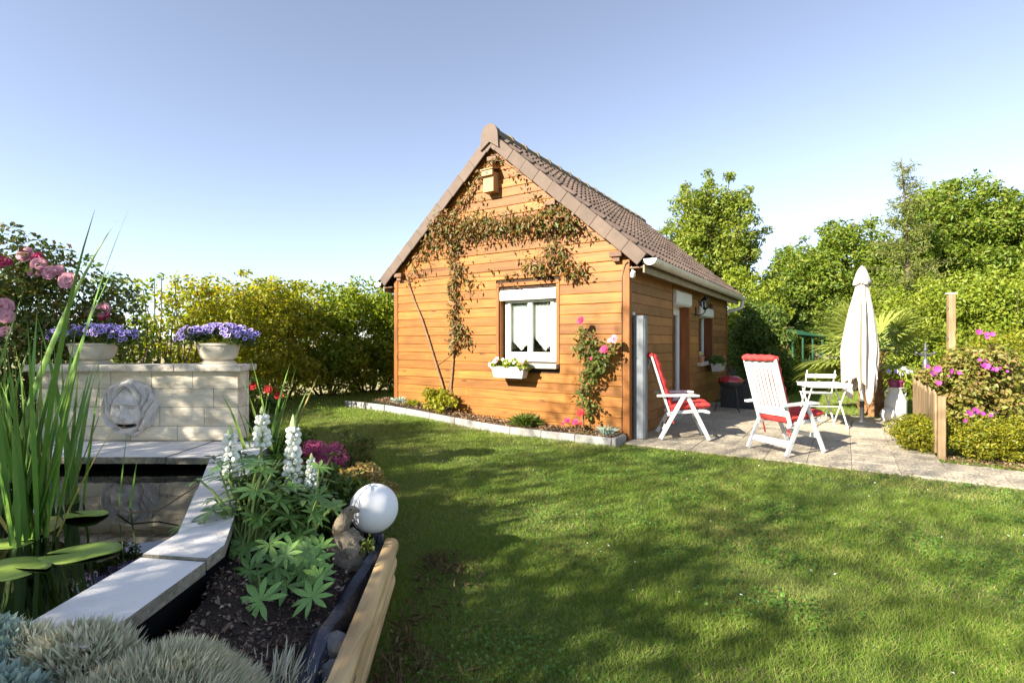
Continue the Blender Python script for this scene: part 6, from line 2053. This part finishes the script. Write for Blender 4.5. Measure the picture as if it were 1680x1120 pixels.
tag(dw_.build('driftwood', MT['grey_wood'], None, True, loc=(7.15, 7.55, 0)), 'pale bare forked stump standing in the flower border', 'stump')

# ------------------------------------------------------------------ planting on the right
r_, C, q_ = shrub('flowering_shrub', 'bronze and green shrub with magenta flowers behind the picket fence', 'bush', (6.55, 7.15, 0), (.62, .45, .62), .72, 'red_leaf', 60, 170, .062, .17, None, 81, 16, .62)
random.seed(81)
for px, py, D in ((1606, 545, 6.7), (1628, 548, 6.7), (1612, 598, 6.6), (1626, 605, 6.6), (1538, 605, 6.9), (1560, 608, 6.8), (1540, 628, 6.6), (1600, 674, 6.2), (1612, 678, 6.2), (1590, 678, 6.25), (1634, 606, 6.6), (1618, 600, 6.6), (1530, 612, 6.8), (1654, 600, 6.8), (1645, 580, 7.0)):
    p = PX(px, py, D) - Vector((6.55, 7.15, 0))
    bloom(r_, 'clematis', 'magenta', p, (random.uniform(-1, .2), -1, random.uniform(0, .6)), random.uniform(.3, .7), .075, 1, 6)
    bloom(r_, 'clematis', 'magenta', p + Vector((random.uniform(-.12, .12), -.03, random.uniform(-.1, .1))), (random.uniform(-1, .2), -1, random.uniform(0, .6)), random.uniform(.18, .4), .075, 1, 6)
GH = 'golden low hedge plants beside the path'
for i, (hx, hy, rx, ry, rz, lab) in enumerate(((3.72, 1.18, .46, .36, .20, 'golden mound at the near end of the picket fence'), (4.42, 1.20, .46, .40, .21, 'golden mound second from the picket fence along the path'), (5.12, 1.22, .46, .42, .22, 'golden mound third from the picket fence along the path'), (3.42, 2.85, .20, .24, .14, 'small golden mound in front of the milk churn'), (3.10, 1.30, .13, .40, .21, 'narrow golden mound on the patio side of the picket fence'), (4.0, 1.95, .52, .34, .20, 'golden mound below the magenta flowers'), (4.85, 2.0, .52, .36, .20, 'golden mound at the foot of the pale stump'))):
    shrub('golden_mound', lab, 'bush', HL(hx, hy), (rx, ry, rz), rz * .9, 'yellow_hedge', 46, 200, .030, .105, GH, 90 + i, 10, flat=.9, stem_r=.005)
n = 1500
hx = rng.uniform(3.26, 5.6, n); hy = rng.uniform(.62, 1.05, n)
P = np.array([HL(a, b, .012 + random.uniform(0, .015))[:] for a, b in zip(hx, hy)])
V, Fc = leaves_np(P, .032, .5, np.array([[0, 0, 1.0]]), 0, .5)
tag(link('bark_mulch', np_mesh('bark_mulch', V, Fc, MT['chip_pale'])), 'brown bark mulch at the foot of the golden mounds', 'mulch', kind='stuff')

def fan_mesh(n, r, spread, seed):
    rg = random.Random(seed); v, f = [], []
    for k in range(n):
        a = (k / (n - 1) - .5) * spread
        L_ = r * (.72 + .28 * math.cos(a)) * rg.uniform(.93, 1.04)
        ca, sa = math.cos(a), math.sin(a)
        b = len(v)
        for t, w in ((0, .006), (.35, .020), (.7, .015), (1.0, .001)):
            z = .10 * r * math.cos(a * .6) * t - (.28 * t ** 3) * L_ - (.02 if k % 2 else 0) * (t > .1)
            for s in (-1, 1):
                v.append((ca * L_ * t - sa * s * w * r / .6, sa * L_ * t + ca * s * w * r / .6, z))
        for q in range(3):
            c = b + q * 2
            f.append((c, c + 2, c + 3, c + 1))
    me = bpy.data.meshes.new('fan_leaf'); me.from_pydata(v, [], f); me.materials.append(MT['palm']); me.update()
    return me
def palm():
    random.seed(6)
    r = empty('fan_palm', (6.32, 9.0, 0), 0, 'squat fan palm with a fibrous brown trunk behind the parasol', 'palm')
    tr = MB(); pts = [(0, 0, -.05), (.02, 0, .25), (-.01, 0, .55), (-.03, 0, .85), (-.02, 0, 1.1)]
    tr.tube(pts, [.19, .18, .175, .17, .12], 14)
    for k in range(150):
        z = random.uniform(.05, 1.05); a = random.uniform(0, 6.28); rr = .165
        p = Vector((math.cos(a) * rr, math.sin(a) * rr, z))
        tr.bar(p, p + Vector((math.cos(a) * .05, math.sin(a) * .05, .09)), .03, .010)
    tr.build('trunk', MT['palm_bark'], r)
    fans = [fan_mesh(26, .62, R(230), s) for s in (1, 2)]
    for k in range(24):
        a = random.uniform(0, 6.28) if k > 5 else (-.2, .15, .5, 3.0, 3.3, -.6)[k]
        el = random.uniform(-.55, 1.25) if k > 5 else (.75, .35, .9, .25, -.1, .55)[k]
        ln = random.uniform(.40, .72)
        c = Vector((-.02, 0, 1.08))
        dr = Vector((math.cos(a) * math.cos(el), math.sin(a) * math.cos(el), math.sin(el)))
        e = c + dr * ln + Vector((0, 0, -.06))
        lf = MB(); lf.tube([c, c + dr * ln * .5 + Vector((0, 0, .02)), e], [.014, .010, .007], 6)
        pe = lf.build('petiole', MT['stem_green'], r, True)
        x = dr; up = Vector((0, 0, 1)) if abs(dr.z) < .95 else Vector((1, 0, 0))
        y = up.cross(x).normalized(); z = x.cross(y)
        z = (z + Vector((random.uniform(-.4, .4), random.uniform(-.4, .4), 0))).normalized(); y = z.cross(x).normalized(); z = x.cross(y)
        M = Matrix(((x.x, y.x, z.x, e.x), (x.y, y.y, z.y, e.y), (x.z, y.z, z.z, e.z), (0, 0, 0, 1))) @ Matrix.Scale(random.uniform(.85, 1.15), 4)
        link('fan_leaf', random.choice(fans), r, mw=M)
palm()

def shed():
    b = Vector((6.85, 15.0, 0))
    r = empty('garden_shed', b, R(8), 'pale wooden garden shed half hidden by shrubs', 'shed')
    for k in range(12): MB().box(0, 1.28, 0, .022, k * .138, k * .138 + .134, .003).build('board', MT['shed'], r)
    MB().box(1.28, 1.38, -.02, .09, 0, 1.72, .004).build('corner_post', MT['grey_wood'], r)
    MB().box(0.0, 1.27, .024, 1.3, 0, 1.60).build('core', MT['core'], r)
    MB().prism([(-.12, 1.62), (1.46, 1.70), (1.46, 1.73), (-.12, 1.65)], -.12, 1.45).build('roof', MT['verge'], r)
    g = empty('greenhouse', (8.22, 15.0, 0), R(8), 'dark green glazed lean-to beside the garden shed', 'greenhouse')
    fr = MB()
    for x in (0, .32, .64, .96): fr.box(x, x + .045, 0, .045, 0, 1.50, .003)
    for z in (0, .72, 1.46): fr.box(.046, .32, .004, .040, z, z + .045, .003); fr.box(.366, .64, .004, .040, z, z + .045, .003); fr.box(.686, .96, .004, .040, z, z + .045, .003)
    fr.build('frame', MT['green_paint'], g)
    for x in (.046, .366, .686):
        for z in (.046, .766): MB().box(x, x + .273, .018, .024, z, z + .673).build('pane', MT['glass'], g)
    MB().prism([(-.06, 1.52), (1.08, 1.42), (1.08, 1.45), (-.06, 1.66)], -.08, 1.2).build('roof', MT['green_paint'], g)
    MB().box(0.0, 1.0, 1.1, 1.14, 0, 1.40).build('back_wall', MT['green_paint'], g)
shed()

# shrubs and trees around the far lawn
shrub('climbing_shrub', 'dark leafy shrub with a few pink roses at the far corner of the house', 'bush', (6.15, 12.75, 0), (.70, .60, 1.05), 1.25, 'bush_dark', 95, 170, .075, .26, None, 101, 18)
BO = 'flower border across the far lawn'
for i, (px, D, rx, rz, mt, lab) in enumerate(((1300, 13.2, .75, .42, 'lime', 'lime green border shrub in front of the green lean-to'), (1345, 13.6, .7, .40, 'hedge_gold', 'golden border shrub behind the bistro table'), (1395, 13.9, .75, .42, 'lime', 'rounded border shrub behind the parasol'), (1450, 13.8, .8, .55, 'hedge_gold', 'border shrub in line with the milk churn'), (1505, 12.6, .9, .75, 'lime', 'lime border shrub behind the iron ornament'), (1268, 13.0, .55, .40, 'bush_dark', 'dark border shrub at the foot of the garden shed'))):
    shrub('border_shrub', lab, 'bush', ((px - 840) / F * D, D, 0), (rx, .6, rz), rz * .95, mt, 44, 130, .075, .24, BO, 110 + i, 10)
TR = 'trees and tall shrubs beyond the far lawn'
for i, (px, D, top, rx, rz, mt, n_, leaf, lab) in enumerate(((1228, 15.9, 3.6, 1.0, 1.5, 'lime', 80, .11, 'light green tall shrub behind the garden shed'), (1290, 17.0, 3.4, 1.1, 1.5, 'bush_dark', 70, .12, 'dark shrub between the shed and the cherry trees'), (1520, 11.9, 2.7, 1.1, 1.25, 'lime', 90, .085, 'lime green tall shrub behind the fan palm'), (1598, 10.8, 2.75, 1.05, 1.3, 'lime', 100, .085, 'bright tall shrub behind the square wooden post'), (1690, 10.2, 2.9, 1.05, 1.4, 'lime', 100, .085, 'bright tall shrub at the side of the flower border'), (1455, 13.9, 3.0, 1.2, 1.4, 'hedge', 90, .095, 'mid green tall shrub behind the parasol'), (1640, 8.9, 1.5, .8, .72, 'hedge_gold', 70, .06, 'golden shrub between the pale stump and the tall shrubs'))):
    r_, C, q_ = shrub('tall_shrub', lab, 'bush', ((px - 840) / F * D, D, 0), (rx, rx * .9, rz), top - rz - .15, mt, int(n_ * .95), 230, leaf * .85, .38, TR, 130 + i, 14, stem_r=.02, sprigs=1)
tree('maple_tree', 'airy broadleaf tree rising behind the house roof', 'tree', ((1170 - 840) / F * 19, 19, 0), 0, (1.75, 1.6, 2.3), 5.0, 'maple', 105, 330, .115, .50, .16, TR, seed=201, inner=.35, limbs=60, extra=[(.9, -.3, 2.2), (1.3, 0, 1.9), (1.6, 0, 2.9), (1.1, .3, 1.2), (1.9, 0, 2.2)])
tree('cherry_tree', 'broad cherry tree with drooping leaves beyond the parasol', 'tree', ((1392 - 840) / F * 17.2, 17.2, 0), 0, (2.5, 2.0, 2.1), 3.05, 'cherry', 130, 340, .13, .55, .16, TR, seed=202, width=.42, zmin=-.9)
tree('cherry_tree', 'tall cherry tree beside the feathery larch', 'tree', ((1570 - 840) / F * 15.5, 15.5, 0), 0, (1.9, 1.7, 2.15), 3.75, 'cherry', 130, 340, .125, .52, .15, TR, seed=203, width=.42, zmin=-.9)
tree('cherry_tree', 'tall cherry tree at the side of the garden beyond the bright shrubs', 'tree', ((1690 - 840) / F * 15, 15, 0), 0, (1.9, 1.8, 2.15), 3.55, 'cherry', 120, 330, .125, .52, .15, TR, seed=204, width=.42, zmin=-.9)
tree('cherry_tree', 'lower cherry tree filling the gap behind the garden shed', 'tree', ((1320 - 840) / F * 20, 20, 0), 0, (1.8, 1.6, 1.9), 2.6, 'cherry', 90, 300, .135, .55, .14, TR, seed=205, width=.42)

def larch():
    rg = np.random.default_rng(9); random.seed(9)
    D = 13.2
    r = empty('larch_tree', ((1492 - 840) / F * D, D, 0), 0, 'slender feathery larch with a thin bare tip above the cherry trees', 'tree', TR)
    H = 6.05
    t = MB()
    tip = -.22
    def axis(z): return Vector((tip * (z / H) ** 3, 0, z))
    t.tube([axis(z) for z in np.linspace(-.1, H, 9)], [.10, .09, .08, .07, .055, .045, .03, .018, .006], 7)
    P = []
    for k in range(95):
        z = 1.0 + (H - 1.1) * (k / 95) ** .9
        ln = (1.25 * (1 - z / H) ** .8 + .16) * random.uniform(.65, 1.15)
        a = random.uniform(0, 6.28)
        s = axis(z); e = s + Vector((math.cos(a) * ln, math.sin(a) * ln, random.uniform(.05, .45) * ln))
        pts = wiggle(s, e, 4, .04, -.05 * ln)
        t.tube(pts, [.014, .010, .008, .005, .002], 4)
        n = int(150 * ln * (1 - .45 * (z / H) ** 2)) + 14
        for _ in range(n):
            u = random.uniform(.12, 1); i = min(3, int(u * 4)); f = u * 4 - i
            p = pts[i].lerp(pts[i + 1], f)
            P.append((p + Vector((random.gauss(0, .045), random.gauss(0, .045), random.gauss(-.03, .05))))[:])
    t.build('trunk', MT['bark'], r, True)
    V, Fc = leaves_np(np.array(P), .085, .22, None, .3, 1.0, rg=rg)
    link('crown', np_mesh('crown', V, Fc, MT['larch']), r)
larch()

# ------------------------------------------------------------------ hedge and roses on the left
HG = 'hedge shrubs along the field side'
def gz(x, y): return float(ground_h(np.array([x]), np.array([y]))[0])
for i, (px, D, top, rx, mt, n_, per, leaf, st_, lab) in enumerate((
        (172, 6.9, 2.25, .62, 'bush_dark', 30, 100, .060, 22, 'open dark shrub with bare twigs behind the petunias beside the reeds'),
        (250, 7.5, 2.30, .58, 'hedge', 20, 90, .060, 24, 'thin open shrub seen between the two stone planters'),
        (318, 8.2, 2.32, .72, 'hedge_gold', 40, 120, .060, 24, 'golden open shrub right behind the free-end planter'),
        (392, 9.1, 2.42, .82, 'hedge_gold', 85, 190, .062, 20, 'golden hedge shrub left of the dense hedge, by the wall end'),
        (462, 10.1, 2.46, .92, 'hedge_gold', 95, 180, .066, 18, 'golden-topped hedge shrub in the middle of the dense hedge'),
        (535, 10.9, 2.50, .98, 'hedge', 100, 180, .068, 18, 'deep green hedge shrub with visible dark stems at its foot'),
        (606, 11.6, 2.55, 1.0, 'hedge', 100, 180, .070, 18, 'green hedge shrub closest to the corner of the house'),
        (668, 12.3, 2.45, 1.0, 'hedge', 90, 180, .072, 14, 'hedge shrub partly hidden behind the house corner'))):
    x = (px - 840) / F * D
    g = gz(x, D)
    h = top - g
    zmn = -1.0
    r_, C, q_ = shrub('hedge_shrub', lab, 'hedge', (x, D, g - .02), (rx, rx * .85, h * .46), h * .535, mt, int(n_ * 1.25), int(per * .62), leaf * 1.22, .20 if i < 3 else .26, HG, 150 + i, st_, stem_r=.018, sprigs=1, inner=.25 if i < 3 else .4, box=1.0 if i < 3 else .62)
random.seed(77)
r_, C, q_ = shrub('rose_bush', 'tall rose bush with double pink blooms behind the pond reeds', 'rose', (-4.72, 5.05, 0), (.78, .55, 1.02), 1.38, 'rose_leaf', 95, 150, .055, .22, None, 170, 22, stem_r=.012)
for px, py, D, s, k_, m_ in ((42, 418, 4.75, 1.35, 'peony', 'pink'), (63, 424, 4.72, 1.0, 'peony2', 'hotpink'), (66, 434, 4.68, 1.15, 'peony', 'pink'), (58, 447, 4.65, .9, 'peony', 'pink'), (84, 448, 4.65, 1.2, 'peony', 'pink'), (98, 444, 4.7, .9, 'peony', 'pink'), (113, 460, 4.6, 1.4, 'peony', 'pink'), (2, 430, 4.7, 1.3, 'peony2', 'hotpink'), (168, 508, 5.0, 1.3, 'peony', 'pink'), (172, 518, 5.0, 1.0, 'peony2', 'hotpink'), (150, 512, 5.0, .9, 'peony', 'pink'), (4, 505, 4.55, 1.5, 'peony', 'pink'), (14, 520, 4.5, 1.1, 'peony', 'pink'), (8, 545, 4.5, .9, 'peony', 'pink')):
    p = PX(px, py, D) - Vector((-4.72, 5.05, 0))
    bloom(r_, k_, m_, p, (random.uniform(0, .6), -1, .3), s, .058, 5, 8)
shrub('dark_shrub', 'dense dark shrub filling the corner between reeds and pond wall', 'bush', (-4.62, 4.2, 0), (.50, .45, .55), .62, 'bush_dark', 50, 170, .045, .18, None, 171, 10)

# ------------------------------------------------------------------ the trees behind the viewer that shade lawn and pond
SG = 'garden trees behind the viewpoint'
def shade_tree(q, p, top, rx, lab, seed, dens):
    """light open crown: leaves spread evenly, so the shade underneath is soft"""
    rg = np.random.default_rng(seed); random.seed(seed)
    x = q * tx + p * ty; y = q * ty - p * tx
    root = empty('garden_tree', (x, y, 0), 0, lab, 'tree', SG)
    z0 = 1.2; cz, rz = (top + z0) / 2, (top - z0) / 2
    n = int(dens * rx * rz * 2300)
    d = unit(rg.normal(size=(n, 3))); k = rg.uniform(0, 1, (n, 1)) ** .42
    P = np.sign(d) * np.abs(d) ** .62 * k * np.array([rx, rx, rz]) + np.array([0, 0, cz])
    V, Fc = leaves_np(P, .085, .6, d * .5 + np.array([0, 0, .5]), .25, .9, rg=rg)
    link('crown', np_mesh('crown', V, Fc, MT['maple']), root)
    t = MB()
    t.tube([(0, 0, -.1), (.03, 0, top * .3), (-.03, .03, top * .55), (.02, 0, top * .85)], [.08, .055, .03, .01], 8)
    for j in range(9):
        a = random.uniform(0, 6.28); zz = random.uniform(.3, .75) * top
        t.tube(wiggle((0, 0, zz), (math.cos(a) * rx * .75, math.sin(a) * rx * .75, zz + random.uniform(.3, .9)), 4, .1), [.022, .018, .012, .008, .004], 5)
    t.build('trunk', MT['bark'], root, True)
for i, (q, p, top, rx, lab, dn) in enumerate(((-6.6, 3.6, 6.9, 2.0, 'broad garden tree behind the lawn, farthest from the pond', .4), (-6.4, .9, 6.9, 1.8, 'garden tree behind the lawn, second from the far end', .45), (-6.6, -1.8, 7.75, 1.6, 'tallest garden tree behind the lawn', .6), (-6.4, -4.2, 7.7, 1.35, 'slim tall garden tree behind the lawn, next to the tallest', .6), (-6.5, -6.3, 5.4, 1.5, 'low garden tree at the pond side of the row', 1.4), (-5.0, -1.9, 3.9, 1.15, 'small dense garden tree close behind the flower bed', 2.0), (-5.0, -3.9, 4.0, 1.2, 'small dense garden tree close behind the logs and pond', 2.0), (-5.0, -5.9, 4.1, 1.2, 'small dense garden tree close behind the pond reeds', 2.0), (-6.5, -8.4, 4.6, 1.6, 'low rounded garden tree beyond the pond', 2.0), (-6.5, -11.2, 4.2, 1.5, 'lowest garden tree at the hedge end of the row', 1.2))):
    shade_tree(q, p, top, rx, lab, 300 + i, dn)
